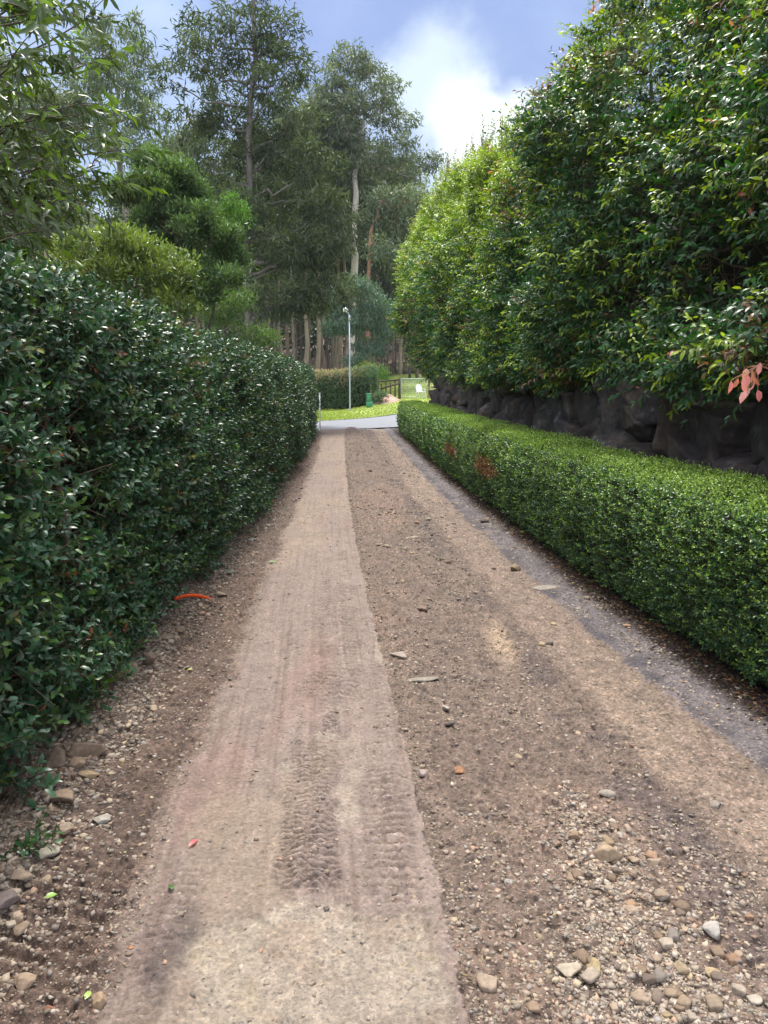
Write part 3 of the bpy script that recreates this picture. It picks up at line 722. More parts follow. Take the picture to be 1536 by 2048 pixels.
# --- left hedge
HL = 2.10
HLf = lambda y: np.interp(y, [0, 4, 6, 12, 24], [2.10, 2.08, 2.0, 1.98, 1.95]) / 2.10
def faceL(y, z):
    prof = np.interp(z, [0, .15, .5, 1.2, 1.8, 2.12], [.03, .07, .09, .09, .03, -.10])
    return XL(y) + prof + lump(y, z, 0., 1.5, 1.3, 511) * .13
hl = empty('tall_hedge', (-2.0, 10, 0), 'long clipped dark glossy green hedge along the left side of the drive', 'hedge')
def into(o, root):
    o.location = -root.location; return o
mb, tw = MB(), MB()
def hl_layer(n, y0, y1, depth, dj, L, k, lL, lW, hi, dim=1.0):
    y = rng.uniform(y0, y1, n); z = rng.uniform(.03, HL, n)
    dens = noise3(y * 1.9, z * 1.9, 7, 521) * .6 + noise3(y * 4.5, z * 4.5, 7, 523) * .4
    kk = (rng.uniform(0, 1, n) < sst(.22, .5, dens) + .12) & (z > .02 + .22 * sst(.45, .8, noise2(y * 1.3, y * 0 + 3, 525))); y, z, dens = y[kk], z[kk], dens[kk]
    n = len(y); z = z * HLf(y); x = faceL(y, z) - depth + rng.normal(0, dj, n) + (dens - .5) * .12
    D = np.stack([rng.uniform(.25, 1.1, n), rng.normal(0, .55, n), rng.normal(.35, .5, n)], 1)
    base = np.array([.027, .078, .034]) * rng.uniform(.7, 1.3, (n, 1)) * dim
    yg = rng.uniform(0, 1, n) < .12
    base = np.where(yg[:, None], np.array([.055, .10, .016]), base)
    tip = np.where((rng.uniform(0, 1, n) < .22)[:, None], np.array([.10, .19, .035]), np.array([.032, .092, .042]))
    od = rng.uniform(0, 1, n)
    tip = np.where((od < .012)[:, None], np.array([.22, .06, .025]), tip); tip = np.where((od > .985)[:, None], np.array([.30, .27, .06]), tip); base = np.where(((od > .975) & (od < .985))[:, None], np.array([.14, .08, .04]), base)
    shoots(mb, tw, np.stack([x, y, z], 1), D, L * rng.uniform(.6, 1.4, n), k, lL, lW, base, tip, hi, droop=.12, up=.35, twc=(.10, .065, .04))
hl_layer(5000, .8, 7, .05, .05, .13, 9, .050, .025, True)
hl_layer(3000, .8, 7, .16, .05, .13, 8, .050, .026, True)
hl_layer(5200, 7, 13, .05, .05, .14, 8, .052, .027, False)
hl_layer(2600, 7, 13, .16, .05, .14, 8, .054, .028, False)
hl_layer(5200, 13, 24.3, .05, .05, .15, 8, .058, .034, False)
hl_layer(2400, 13, 24.3, .15, .05, .15, 8, .065, .036, False)
def hl_top(n, y0, y1, hi, lL):
    y = rng.uniform(y0, y1, n); o = rng.uniform(0, 1, n) ** 1.3 * 1.25
    x = faceL(y, np.full(n, 2.1)) - o; z = HL - .10 * sst(0, .12, .12 - o) + lump(y, o, 4., 1.6, 1.6, 531) * .11 - .02; z = z * HLf(y)
    D = np.stack([rng.normal(.15, .5, n), rng.normal(0, .5, n), rng.uniform(.6, 1.2, n)], 1)
    base = np.array([.028, .075, .032]) * rng.uniform(.7, 1.3, (n, 1))
    tip = np.where((rng.uniform(0, 1, n) < .40)[:, None], np.array([.15, .22, .04]), np.array([.028, .085, .032]))
    tip = np.where((rng.uniform(0, 1, n) < .05)[:, None], np.array([.26, .10, .03]), tip)
    shoots(mb, tw, np.stack([x, y, z], 1), D, rng.uniform(.08, .18, n), 8, lL, lL * .5, base, tip, hi, droop=.1, up=.4, twc=(.10, .065, .04))
hl_top(2600, .8, 7, True, .050); hl_top(2200, 7, 13, False, .052); hl_top(3000, 13, 24.4, False, .062)
# end face
n = 900; o = rng.uniform(0, 1.2, n); z = rng.uniform(.1, 2.1, n); x = XL(24.3) - o + .05; y = 24.3 + rng.normal(0, .05, n)
shoots(mb, tw, np.stack([x, y, z], 1), np.stack([rng.normal(0, .5, n), rng.uniform(.3, 1, n), rng.normal(.3, .5, n)], 1), .14, 8, .06, .034, np.tile([.018, .055, .026], (n, 1)), np.tile([.03, .08, .03], (n, 1)), False)
into(mb.build('foliage', M['glossleaf'], hl), hl)
# longer twigs, partly bare
n = 900; y = 1.0 + 10 * rng.uniform(0, 1, n) ** 1.5; z = rng.uniform(.15, 2.05, n); x = faceL(y, z) - .14
Dn = unit(np.stack([rng.uniform(.2, 1, n), rng.normal(0, .9, n), rng.normal(.35, .6, n)], 1)); L_ = rng.uniform(.12, .32, n)[:, None]
V, F = sticks(np.stack([x, y, z], 1), np.stack([x, y, z], 1) + Dn * L_, .003, .0012); tw.add(V, F, (.16, .12, .085))
into(tw.build('twigs', M['twig'], hl), hl)
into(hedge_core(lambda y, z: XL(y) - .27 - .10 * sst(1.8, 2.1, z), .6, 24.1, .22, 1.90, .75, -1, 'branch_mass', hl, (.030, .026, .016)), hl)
# stems under the hedge
for q, yb in enumerate([1.2, 2.0, 2.9, 3.9, 4.95, 5.9, 6.95, 7.9, 9.0, 10.1, 11.3, 12.6, 14, 15.5, 17, 18.6, 20.3, 22, 23.6]):
    xb = XL(yb) - .13 + rng.normal(0, .03)
    s = MB(); s.add(*tube(curve((xb, yb, -.05), (xb - .06, yb + rng.normal(0, .08), 1.7), (.02, .02, 0), 9, wob=.012), np.linspace(.034, .014, 9), 8), (.13, .085, .06))
    for t in range(4):
        z0 = rng.uniform(.15, 1.3); s.add(*tube(curve((xb, yb, z0), (xb + rng.uniform(-.15, .25), yb + rng.normal(0, .35), z0 + rng.uniform(.2, .5)), (0, 0, .03), 6, wob=.01), np.linspace(.012, .004, 6), 5), (.13, .09, .065))
    into(s.build('stem', M['bark'], hl, True), hl)

# --- low box hedge on the right
hr = empty('low_hedge', (1.3, 10, 0), 'knee high clipped box hedge with lime green tips below the boulder wall', 'hedge')
HR, WR = .93, .58
def faceR(y, z):
    prof = np.interp(z, [0, .1, .3, .8, .98], [.16, .05, 0.0, -.02, .05])
    return XR(y) + prof + lump(y, z, 9., 1.6, 1.6, 541) * .07
mb, tw = MB(), MB()
BR = [(at(985, 948, .45), .55, .14), (at(880, 903, .5), .55, .10), (at(905, 912, .45), .4, .08), (at(1010, 965, .38), .5, .08)]
def hr_layer(n, y0, y1, depth, L, k, lL, lW, hi, top=False, bright=1.0):
    y = rng.uniform(y0, y1, n)
    if top:
        o = rng.uniform(0, WR, n); x = faceR(y, np.full(n, .98)) + o
        z = HR - .05 * np.exp(-(o / .06) ** 2) + lump(y, o, 2., 2.2, 2.2, 551) * .06
        D = np.stack([rng.normal(-.1, .4, n), rng.normal(0, .4, n), rng.uniform(.6, 1.2, n)], 1)
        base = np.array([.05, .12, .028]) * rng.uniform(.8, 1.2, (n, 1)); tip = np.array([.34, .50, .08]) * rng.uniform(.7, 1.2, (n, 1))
    else:
        z = rng.uniform(.03, HR, n); d_ = noise3(y * 3.5, z * 3.5, 1, 553); kk = rng.uniform(0, 1, n) < sst(.16, .42, d_) + .25
        y, z = y[kk], z[kk]; n = len(y)
        x = faceR(y, z) + depth + rng.normal(0, .02, n)
        D = np.stack([rng.uniform(-1.1, -.2, n), rng.normal(0, .55, n), rng.normal(.5, .45, n)], 1)
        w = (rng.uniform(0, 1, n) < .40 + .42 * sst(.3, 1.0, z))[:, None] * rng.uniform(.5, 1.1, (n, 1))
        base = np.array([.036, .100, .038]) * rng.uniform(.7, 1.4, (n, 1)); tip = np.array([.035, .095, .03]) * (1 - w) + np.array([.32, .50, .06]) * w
        for (bx_, by_), ry, rz in BR:
            zc = .52; m = np.exp(-(((y - by_) / (ry * 1.1)) ** 2 + ((z - zc - (y - by_) * .0) / rz) ** 2)) > rng.uniform(.25, .8, n)
            base = np.where(m[:, None], np.array([.22, .10, .04]), base); tip = np.where(m[:, None], np.array([.32, .16, .06]), tip)
    shoots(mb, tw if y0 < 9 else None, np.stack([x, y, z], 1), D, L * rng.uniform(.6, 1.3, n), k, lL, lW, base * bright, tip * bright, hi, up=.4, twr=.0011, twc=(.12, .10, .05))
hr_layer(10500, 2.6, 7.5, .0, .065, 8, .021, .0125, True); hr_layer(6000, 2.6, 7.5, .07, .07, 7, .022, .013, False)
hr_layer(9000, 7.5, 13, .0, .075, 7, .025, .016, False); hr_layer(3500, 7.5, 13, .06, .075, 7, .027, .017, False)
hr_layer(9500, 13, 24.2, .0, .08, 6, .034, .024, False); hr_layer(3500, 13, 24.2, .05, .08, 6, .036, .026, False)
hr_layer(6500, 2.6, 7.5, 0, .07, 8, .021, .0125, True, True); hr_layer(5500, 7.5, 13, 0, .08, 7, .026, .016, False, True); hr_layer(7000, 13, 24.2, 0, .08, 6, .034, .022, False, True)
n = 1600; o = rng.uniform(0, WR, n); z = rng.uniform(.05, .98, n)
shoots(mb, None, np.stack([XR(24.2) + o, 24.2 + rng.normal(0, .04, n), z], 1), np.stack([rng.normal(0, .5, n), rng.uniform(.2, 1, n), rng.normal(.4, .5, n)], 1), .08, 6, .034, .024, np.tile([.04, .1, .03], (n, 1)), np.tile([.2, .36, .05], (n, 1)), False)
into(mb.build('foliage', M['boxleaf'], hr), hr); into(tw.build('twigs', M['twig'], hr), hr)
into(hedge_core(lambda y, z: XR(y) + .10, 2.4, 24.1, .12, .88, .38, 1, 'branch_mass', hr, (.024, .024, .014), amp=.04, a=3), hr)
for q in range(24):
    yb = 2.7 + q * .92; s = MB()
    for t in range(3): s.add(*tube(curve((XR(yb) + .22, yb, -.04), (XR(yb) + .2 + rng.normal(0, .08), yb + rng.normal(0, .16), .5), (0, 0, 0), 5, wob=.01), np.linspace(.012, .005, 5), 5), (.11, .08, .055))
    into(s.build('stem', M['bark'], hr), hr)

# ------------------------------------------------------------------ boulder wall
wall = empty('boulder_wall', (2.2, 10, 0), 'dark basalt boulder retaining wall behind the low hedge', 'retaining wall')
WY0, WY1 = 2.4, 22.8
cnt = 0; row_h = [.74, .36, .35, .40]; zc = -.06
for rI, rh in enumerate(row_h):
    y = (WY0 if rI < 3 else 6.5) + rng.uniform(0, .5)
    while y < WY1 - (.10 * rI):
        w = rng.uniform(1.3, 1.7) if rI == 0 else rng.uniform(.50, .86)
        hh = rh * rng.uniform(.95, 1.35); z = zc + rh / 2 + rng.normal(0, .05)
        xo = XR(y) + .78 + .42 * (z / 1.6) + .30
        V, F = boulder(4 if y < 12 else 3, (.95, w * 1.45, hh * 1.65), 2000 + cnt, 8, .055, rng.normal(0, .2), .60, .86, True)
        tl = rng.normal(0, .28); V = np.stack([V[:, 0], V[:, 1] + V[:, 2] * tl, V[:, 2] - V[:, 1] * tl], 1)
        c_ = np.array([.050, .042, .038]) * rng.uniform(.7, 1.45) * np.array([rng.uniform(.95, 1.12), 1, rng.uniform(.9, 1.1)])
        V = V + np.array([xo - .30 + rng.normal(0, .04), y + w / 2, z])
        mot = noise3(V[:, 0] * 7, V[:, 1] * 7, V[:, 2] * 7, 701) * .6 + noise3(V[:, 0] * 19, V[:, 1] * 19, V[:, 2] * 19, 702) * .4
        cv_ = c_ * (.55 + .9 * mot[:, None]) + np.array([.035, .022, .012]) * sst(.58, .72, noise3(V[:, 0] * 3, V[:, 1] * 3, V[:, 2] * 3, 703))[:, None] + np.array([.05, .05, .045]) * sst(.66, .74, mot)[:, None]
        if cnt < 100: into(mk('boulder', V, F, M['rock'], wall, col=cv_), wall)
        cnt += 1; y += w
    zc += rh
print('boulders', cnt)
# earth bank the boulders retain
n = 60; ys = np.linspace(WY0 - .3, WY1 + .4, n)
prof = [(1.05, -.1), (1.42, 1.35), (1.75, 1.72), (4.6, 1.9), (4.8, -.1)]
V = np.array([[XR(y) + dx, y, dz] for y in ys for dx, dz in prof]); c_ = len(prof)
q = np.arange(n - 1)[:, None] * c_ + np.arange(c_ - 1)[None]
F = [np.stack([q, q + 1, q + c_ + 1, q + c_], -1).reshape(-1, 4), np.array([list(range(c_)), [(n - 1) * c_ + t for t in range(c_)][::-1]])]
o = mk('earth_bank', V, F, M['soil'], col=np.tile((.03, .024, .02), (len(V), 1))); o['kind'] = 'structure'

# ------------------------------------------------------------------ tall lilly pilly hedge on the bank
ht = empty('tall_hedge', (3.0, 12, 1.6), 'towering bushy bright green hedge growing on top of the boulder wall', 'hedge')
HT = lambda y: np.interp(y, [2, 8, 9.5, 11, 12.5, 14.5, 17, 19, 22, 26], [6.9, 6.3, 5.7, 5.1, 5.15, 5.65, 6.3, 6.8, 6.5, 6.1])
def faceT(y, z):
    q = (z - 1.5) / (HT(y) - 1.5)
    prof = np.interp(q, [0, .06, .2, .5, .8, .93, 1.0], [1.12, .88, .74, .72, .90, 1.10, 1.45])
    far_ = sst(14, 24, y) * np.interp(q, [0, .08, .2, .36, .8, 1], [.50, .38, .06, -.20, -.32, -.38])
    nearo = (1 - sst(4, 9, y)) * .18 + (1 - sst(9, 15, y)) * .35 * sst(.45, .95, q)
    return XR(y) + prof + far_ + nearo + lump(y, z, 12., .9, .7, 561) * .75 + lump(y, z, 14., 2.6, 2.2, 563) * .20
mb, tw = MB(), MB()
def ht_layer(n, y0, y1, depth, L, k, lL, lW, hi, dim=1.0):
    y = rng.uniform(y0, y1, n); zb = np.interp(y, [3, 6, 11, 20], [1.46, 1.46, 1.46, 1.50]) + .25 * noise2(y * 1.5, y * 0 + 1, 565); q = rng.uniform(0, 1, n); z = zb + (HT(y) - zb) * q
    z = z + lump(y, z * 0, 15., 1.4, 1., 567) * .5 * q
    d_ = noise3(y * 1.7, z * 1.7, 2, 569) * .6 + noise3(y * 4, z * 4, 2, 571) * .4
    kk = rng.uniform(0, 1, n) < sst(.34, .54, d_) + .10; y, z, q, d_ = y[kk], z[kk], q[kk], d_[kk]; n = len(y)
    x = faceT(y, z) + depth + rng.normal(0, .07, n) - (d_ - .5) * .8
    D = np.stack([rng.uniform(-1.1, -.1, n), rng.normal(0, .6, n), rng.normal(.15, .35, n) + .7 * sst(.75, 1, q)], 1)
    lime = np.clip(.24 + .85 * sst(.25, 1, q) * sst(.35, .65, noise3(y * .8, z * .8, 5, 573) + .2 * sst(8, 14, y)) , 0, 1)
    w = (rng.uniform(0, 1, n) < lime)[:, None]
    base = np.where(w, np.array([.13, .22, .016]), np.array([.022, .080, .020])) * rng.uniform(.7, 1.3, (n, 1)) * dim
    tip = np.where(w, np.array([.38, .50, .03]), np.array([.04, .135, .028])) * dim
    r_ = rng.uniform(0, 1, n)
    dead = (noise3(y * 1.3, z * 1.3, 8, 575) > .80) & (r_ < .30)
    base = np.where(dead[:, None], np.array([.18, .09, .05]), base); tip = np.where(dead[:, None], np.array([.25, .14, .07]), tip)
    pk = (r_ > .993); tip = np.where(pk[:, None], np.array([.55, .20, .15]), tip)
    yl = (r_ > .975) & (r_ < .985) & (y > 15); tip = np.where(yl[:, None], np.array([.55, .42, .04]), tip); base = np.where(yl[:, None], np.array([.4, .32, .03]), base)
    shoots(mb, tw if y0 < 12 else None, np.stack([x, y, z], 1), D, L * rng.uniform(.6, 1.4, n), k, lL, lW, base, tip, hi, ang=1.0, flat=.75, droop=.42, up=.2, jit=.2, twr=.002, twc=(.10, .065, .04))
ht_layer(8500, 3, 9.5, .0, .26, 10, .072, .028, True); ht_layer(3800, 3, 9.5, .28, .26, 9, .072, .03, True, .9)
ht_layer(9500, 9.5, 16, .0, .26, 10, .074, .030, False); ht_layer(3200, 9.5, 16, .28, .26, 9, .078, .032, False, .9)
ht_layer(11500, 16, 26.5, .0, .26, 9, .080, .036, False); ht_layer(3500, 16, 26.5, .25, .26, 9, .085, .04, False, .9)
def ht_top(n, y0, y1, hi):
    y = rng.uniform(y0, y1, n); o = rng.uniform(0, 2.0, n)
    x = faceT(y, HT(y)) + o; z = HT(y) + lump(y, o, 15., 1.3, 1.3, 567) * .6 - .15 + .1 * rng.normal(0, 1, n)
    D = np.stack([rng.normal(-.1, .4, n), rng.normal(0, .4, n), rng.uniform(.3, 1.2, n)], 1)
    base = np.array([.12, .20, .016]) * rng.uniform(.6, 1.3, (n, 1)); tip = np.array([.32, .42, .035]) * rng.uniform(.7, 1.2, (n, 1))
    shoots(mb, tw, np.stack([x, y, z], 1), D, rng.uniform(.2, .4, n), 10, .07, .028, base, tip, hi, flat=.5, droop=.25)
ht_top(1800, 5, 12, False); ht_top(4200, 12, 26.5, False)
# plumes: leading shoots that stand above the top
n = 210; y = rng.uniform(8, 26, n); x = faceT(y, HT(y) - .3) + rng.uniform(-.25, .9, n)
for j in range(n):
    m = 15; L_ = rng.uniform(.35, 1.05); ln = rng.normal(0, .12, 2)
    s = np.linspace(0, 1, m); ln = ln * 2.2; cx = x[j] + ln[0] * s * L_; cy = y[j] + ln[1] * s * L_; cz = HT(y[j]) - .35 + L_ * s
    P = np.stack([cx, cy, cz], 1); a = rng.uniform(0, 6.28, m)
    D = np.stack([np.cos(a) * (1.1 - s), np.sin(a) * (1.1 - s), .4 + s], 1)
    lim = rng.uniform() < .75; b_ = np.array([.10, .17, .02]) if lim else np.array([.16, .12, .03]); t_ = np.array([.26, .32, .04]) if lim else np.array([.40, .22, .10])
    shoots(mb, None, P, D, rng.uniform(.12, .3, m) * (1.2 - .8 * s), 8, .062, .024, np.tile(b_, (m, 1)), np.tile(t_, (m, 1)), False, flat=.4, droop=.3)
    V, F = tube(P, np.linspace(.006, .002, m), 4, False); tw.add(V, F, (.11, .07, .04))
# far end face
n = 2600; o = rng.uniform(0, 2.2, n); q = rng.uniform(0, 1, n); z = 1.6 + 4.9 * q; xx = faceT(np.full(n, 26.3), z) + o
shoots(mb, None, np.stack([xx, 26.4 + rng.normal(0, .15, n), z], 1), np.stack([rng.normal(0, .6, n), rng.uniform(.2, 1, n), rng.normal(.1, .4, n)], 1), .26, 9, .08, .036, np.tile([.04, .10, .02], (n, 1)), np.tile([.12, .2, .025], (n, 1)), False, flat=.7, droop=.4)
into(mb.build('foliage', M['leaf'], ht), ht)
n = 1500; y = 3 + 12 * rng.uniform(0, 1, n); z = rng.uniform(1.6, 6, n); x = faceT(y, z) + .25
V, F = sticks(np.stack([x, y, z], 1), np.stack([x, y, z], 1) + unit(np.stack([rng.uniform(-1, 0, n), rng.normal(0, .7, n), rng.normal(.2, .5, n)], 1)) * rng.uniform(.2, .6, (n, 1)), .005, .002); tw.add(V, F, (.12, .085, .055))
into(tw.build('twigs', M['twig'], ht), ht)
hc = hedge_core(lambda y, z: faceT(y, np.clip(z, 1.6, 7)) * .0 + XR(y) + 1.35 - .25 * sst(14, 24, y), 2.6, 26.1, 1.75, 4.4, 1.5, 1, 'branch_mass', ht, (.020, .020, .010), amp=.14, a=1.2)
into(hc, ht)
for q in range(17):
    yb = 3.4 + q * 1.42; s = MB()
    P = curve((XR(yb) + 1.75, yb, 1.5), (XR(yb) + 1.6, yb + rng.normal(0, .2), HT(yb) - .5), (.05, .05, 0), 10, wob=.03); s.add(*tube(P, np.linspace(.06, .012, 10), 8), (.11, .08, .06))
    for t in range(16):
        p0 = P[rng.integers(1, 9)]; s.add(*tube(curve(p0, p0 + np.array([rng.uniform(-1.0, -.3), rng.normal(0, .45), rng.uniform(.1, .6)]), (0, 0, -.06), 6, wob=.02), np.linspace(.016, .004, 6), 5), (.11, .08, .06))
    into(s.build('trunk', M['bark'], ht, True), ht)
# pink new-growth sprays: parts of the hedge
def pink(px, py, t, n=9, L=.075, name='pink_growth', c1=(.90, .26, .32), c2=(.88, .44, .34), W=.028, sp=.05):
    p = atd(px, py, t); P = p + rng.normal(0, sp, (n, 3)); D = np.stack([rng.normal(0, .3, n), rng.normal(0, .3, n), rng.uniform(-1.2, -.7, n)], 1)
    N_ = np.stack([rng.normal(0, .5, n), rng.normal(-1, .3, n), rng.normal(.3, .3, n)], 1); w = rng.uniform(0, 1, (n, 1))
    V, F, C_ = leaves(P, D, N_, rng.uniform(.7, 1.2, n) * L, rng.uniform(.8, 1.2, n) * W, np.array(c1) * w + np.array(c2) * (1 - w), True)
    m_ = MB().add(V, F, C_); V, F = sticks(P, np.tile(p + np.array([.06, .04, .06]), (n, 1)), .002, .003); m_.add(V, F, (.5, .25, .15))
    o = m_.build(name, M['leaf'], ht); into(o, ht); o['label'] = 'drooping bright pink new leaves'; return o
pink(1500, 752, 4.35, 15, .085, W=.036, sp=.055)
pink(1240, 50, 8.8, 10, .09, c1=(.75, .14, .22)); pink(1195, 8, 8.8, 8, .09); pink(1052, 338, 12.5, 12, .12, W=.04, sp=.09); pink(1512, 396, 5.0, 4, .05, c1=(.7, .05, .25)); pink(1040, 610, 13.3, 6, .13, c1=(.45, .2, .12), c2=(.5, .28, .18), W=.03, sp=.07)

# ------------------------------------------------------------------ trees
def tree(name, label, cat, trunk, r0, r1, blobs, leafL, leafW, cA, cB, mat, bark, clump=.35, per=26, droop=.8, dens=1.0, fill=.55, limbs=True, hi=False, group=None, limb_from=(.3, .95), bare=None, twigcol=None, upb=0.0):
    trunk = np.asarray(trunk, float); base = trunk[0]
    root = empty(name, tuple(base), label, cat, group)
    n = 14; s = np.linspace(0, 1, len(trunk)); ss = np.linspace(0, 1, n)
    TP = np.stack([np.interp(ss, s, trunk[:, i]) for i in range(3)], 1); TP[1:-1] += rng.normal(0, .012 * np.linalg.norm(trunk[-1] - trunk[0]) / 3, (n - 2, 3)) * np.array([1, 1, 0])
    rr = r0 + (r1 - r0) * ss ** .8; rr[0] *= 1.25
    mt = MB(); mt.add(*tube(TP - base, rr, 10), bark)
    ml, mL = MB(), MB()
    for (cx, cy, cz, rx, ry, rz, w) in blobs:
        c_ = np.array([cx, cy, cz]); 
        if limbs:
            q = np.clip((cz - rz * .6 - TP[0, 2]) / (TP[-1, 2] - TP[0, 2]), *limb_from); p0 = np.array([np.interp(q, ss, TP[:, i]) for i in range(3)]); rl = np.interp(q, ss, rr) * .55
            LP = curve(p0, c_, (0, 0, -.10 * np.linalg.norm(c_ - p0)), 8, wob=.03 * np.linalg.norm(c_ - p0)); mL.add(*tube(LP - base, np.linspace(rl, rl * .25, 8), 6), bark)
        m = max(3, int(w * dens)); d = unit(rng.normal(0, 1, (m, 3))); rad = rng.uniform(fill, 1, (m, 1)) ** .6
        cc = c_ + d * rad * np.array([rx, ry, rz])
        if limbs:
            P0 = c_ + (cc - c_) * rng.uniform(.0, .35, (m, 1)) + np.array([0, 0, -.1 * rz]); V, F = sticks(P0 - base, cc - base, np.full(m, max(.10 * clump, .006) * .35), .003 + .0 * np.arange(m)); mL.add(V, F, bark)
        k = per
        P = np.repeat(cc, k, 0) + rng.normal(0, 1, (m * k, 3)) * np.array([clump, clump, clump * .6]) 
        D = rng.normal(0, 1, (m * k, 3)) + np.repeat(d, k, 0) * .5 + np.array([0, 0, -droop + upb]); 
        Nn = rng.normal(0, .7, (m * k, 3)) + np.array([0, 0, 1.])
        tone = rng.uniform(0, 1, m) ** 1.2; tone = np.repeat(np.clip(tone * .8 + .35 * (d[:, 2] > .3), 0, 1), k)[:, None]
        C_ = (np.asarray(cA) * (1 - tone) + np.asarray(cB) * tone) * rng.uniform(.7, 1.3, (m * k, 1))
        V, F, C2 = leaves(P - base, D, Nn, leafL * rng.uniform(.7, 1.3, m * k), leafW * rng.uniform(.8, 1.2, m * k), C_, hi)
        ml.V.append(V); ml.C.append(C2)
        for f in F: ml.F.append(f + ml.n)
        ml.n += len(V)
    if bare:
        for (a, b, bend, r) in bare: mL.add(*tube(curve(np.array(a) - base, np.array(b) - base, bend, 10, wob=.03), np.linspace(r, r * .3, 10), 6), bark)
    for T_ in (mL,):
        if T_.n: mt.V += T_.V; mt.C += T_.C; mt.F += [f + mt.n for f in T_.F]; mt.n += T_.n
    mt.build('trunk', M['bark'], root, True); ml.build('crown', mat, root)
    return root
def B(px, py, t, rxp, rzp, w, ry=None):
    """crown lobe: centre seen at px,py at depth t, radii in pixels"""
    p = atd(px, py, t); k = t / 1540
    return (p[0], p[1], p[2], rxp * k, (ry if ry else rxp * k), rzp * k, w)
FL = M['farleaf']
# 1 dark tall silky oak left of centre
t = 28; b0 = atd(497, 760, t); b0[2] = zt(b0[0], b0[1]) - .1; tp = atd(505, -260, t)
bl = []
for (px, py, rx, rz, w) in ((505, -60, 90, 70, 40), (480, 60, 75, 45, 24), (400, 60, 48, 35, 14), (560, 60, 54, 40, 16), (590, 130, 40, 30, 16), (380, 110, 45, 28, 16), (440, 150, 64, 40, 22), (540, 180, 74, 40, 24), (590, 235, 60, 40, 18), (400, 220, 64, 40, 22),
                            (470, 260, 80, 45, 50), (560, 300, 80, 45, 50), (630, 330, 60, 40, 30), (430, 330, 70, 40, 34), (650, 420, 60, 40, 30), (560, 400, 90, 45, 56), (470, 420, 70, 45, 40), (600, 500, 80, 40, 44), (520, 510, 80, 45, 48), (650, 490, 44, 30, 16),
                            (640, 580, 70, 32, 30), (550, 600, 70, 36, 32), (340, 160, 24, 18, 5), (520, 110, 60, 50, 26), (610, 600, 60, 30, 22)):
    bl.append(B(px, py, t + rng.uniform(-1.5, 1.5), rx, rz, w, 1.6))
bare = []
for (xa, ya, xb, yb_, bd) in ((500, 640, 645, 622, -.35), (500, 690, 610, 668, -.3), (500, 560, 640, 470, -.2), (500, 470, 660, 520, .25), (500, 700, 600, 695, -.25), (500, 600, 590, 560, .1), (500, 620, 440, 560, .1), (500, 350, 610, 240, .1), (500, 420, 640, 400, .15), (498, 180, 405, 80, .0), (500, 130, 580, 50, 0), (500, 540, 400, 470, .1), (500, 650, 580, 600, .1), (500, 560, 560, 640, .3), (560, 520, 650, 560, .3), (530, 600, 625, 580, .2)):
    bare.append((atd(xa, ya, t), atd(xb, yb_, t - 1), (0, 0, bd), .034))
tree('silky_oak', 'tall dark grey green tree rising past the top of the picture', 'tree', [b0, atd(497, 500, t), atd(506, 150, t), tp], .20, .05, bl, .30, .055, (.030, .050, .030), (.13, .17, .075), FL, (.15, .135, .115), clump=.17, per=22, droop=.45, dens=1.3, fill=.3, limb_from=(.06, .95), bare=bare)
# 2 white gum
t = 60; b0 = atd(705, 740, t); b0[2] = zt(b0[0], b0[1]) - .1
bl = [B(px, py, t + rng.uniform(-2, 2), rx, rz, w, 2.2) for (px, py, rx, rz, w) in ((700, 120, 45, 26, 26), (660, 160, 32, 24, 16), (745, 150, 36, 24, 18), (780, 185, 30, 26, 14), (640, 205, 36, 26, 16), (700, 190, 50, 30, 30), (760, 225, 40, 28, 22), (810, 240, 28, 24, 10), (640, 270, 40, 28, 18), (700, 265, 45, 28, 22), (790, 290, 42, 28, 22), (745, 310, 40, 26, 20), (660, 340, 40, 26, 14), (810, 340, 34, 22, 14), (840, 350, 24, 18, 6), (770, 370, 44, 26, 18), (700, 370, 40, 26, 12), (620, 210, 20, 18, 5))]
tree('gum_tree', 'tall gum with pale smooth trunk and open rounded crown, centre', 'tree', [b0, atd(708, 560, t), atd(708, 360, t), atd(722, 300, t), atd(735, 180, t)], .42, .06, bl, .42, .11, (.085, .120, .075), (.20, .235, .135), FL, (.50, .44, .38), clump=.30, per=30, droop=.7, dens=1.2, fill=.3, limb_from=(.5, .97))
t = 55; b0 = atd(733, 742, t); b0[2] = zt(b0[0], b0[1]) - .1
bl = [B(px, py, t + rng.uniform(-2, 2), rx, rz, w, 2.) for (px, py, rx, rz, w) in ((770, 400, 40, 26, 20), (820, 400, 30, 22, 10), (740, 440, 36, 26, 14), (790, 450, 40, 28, 18), (830, 450, 22, 24, 8), (760, 500, 34, 26, 12), (800, 520, 34, 30, 14), (840, 400, 24, 14, 4))]
tree('gum_tree', 'gum tree with reddish brown trunk just right of the pale gum', 'tree', [b0, atd(735, 600, t), atd(742, 470, t), atd(765, 400, t)], .24, .06, bl, .38, .10, (.08, .12, .075), (.17, .21, .12), FL, (.30, .16, .11), clump=.36, per=34, dens=1.5, fill=.25, limb_from=(.5, .97))
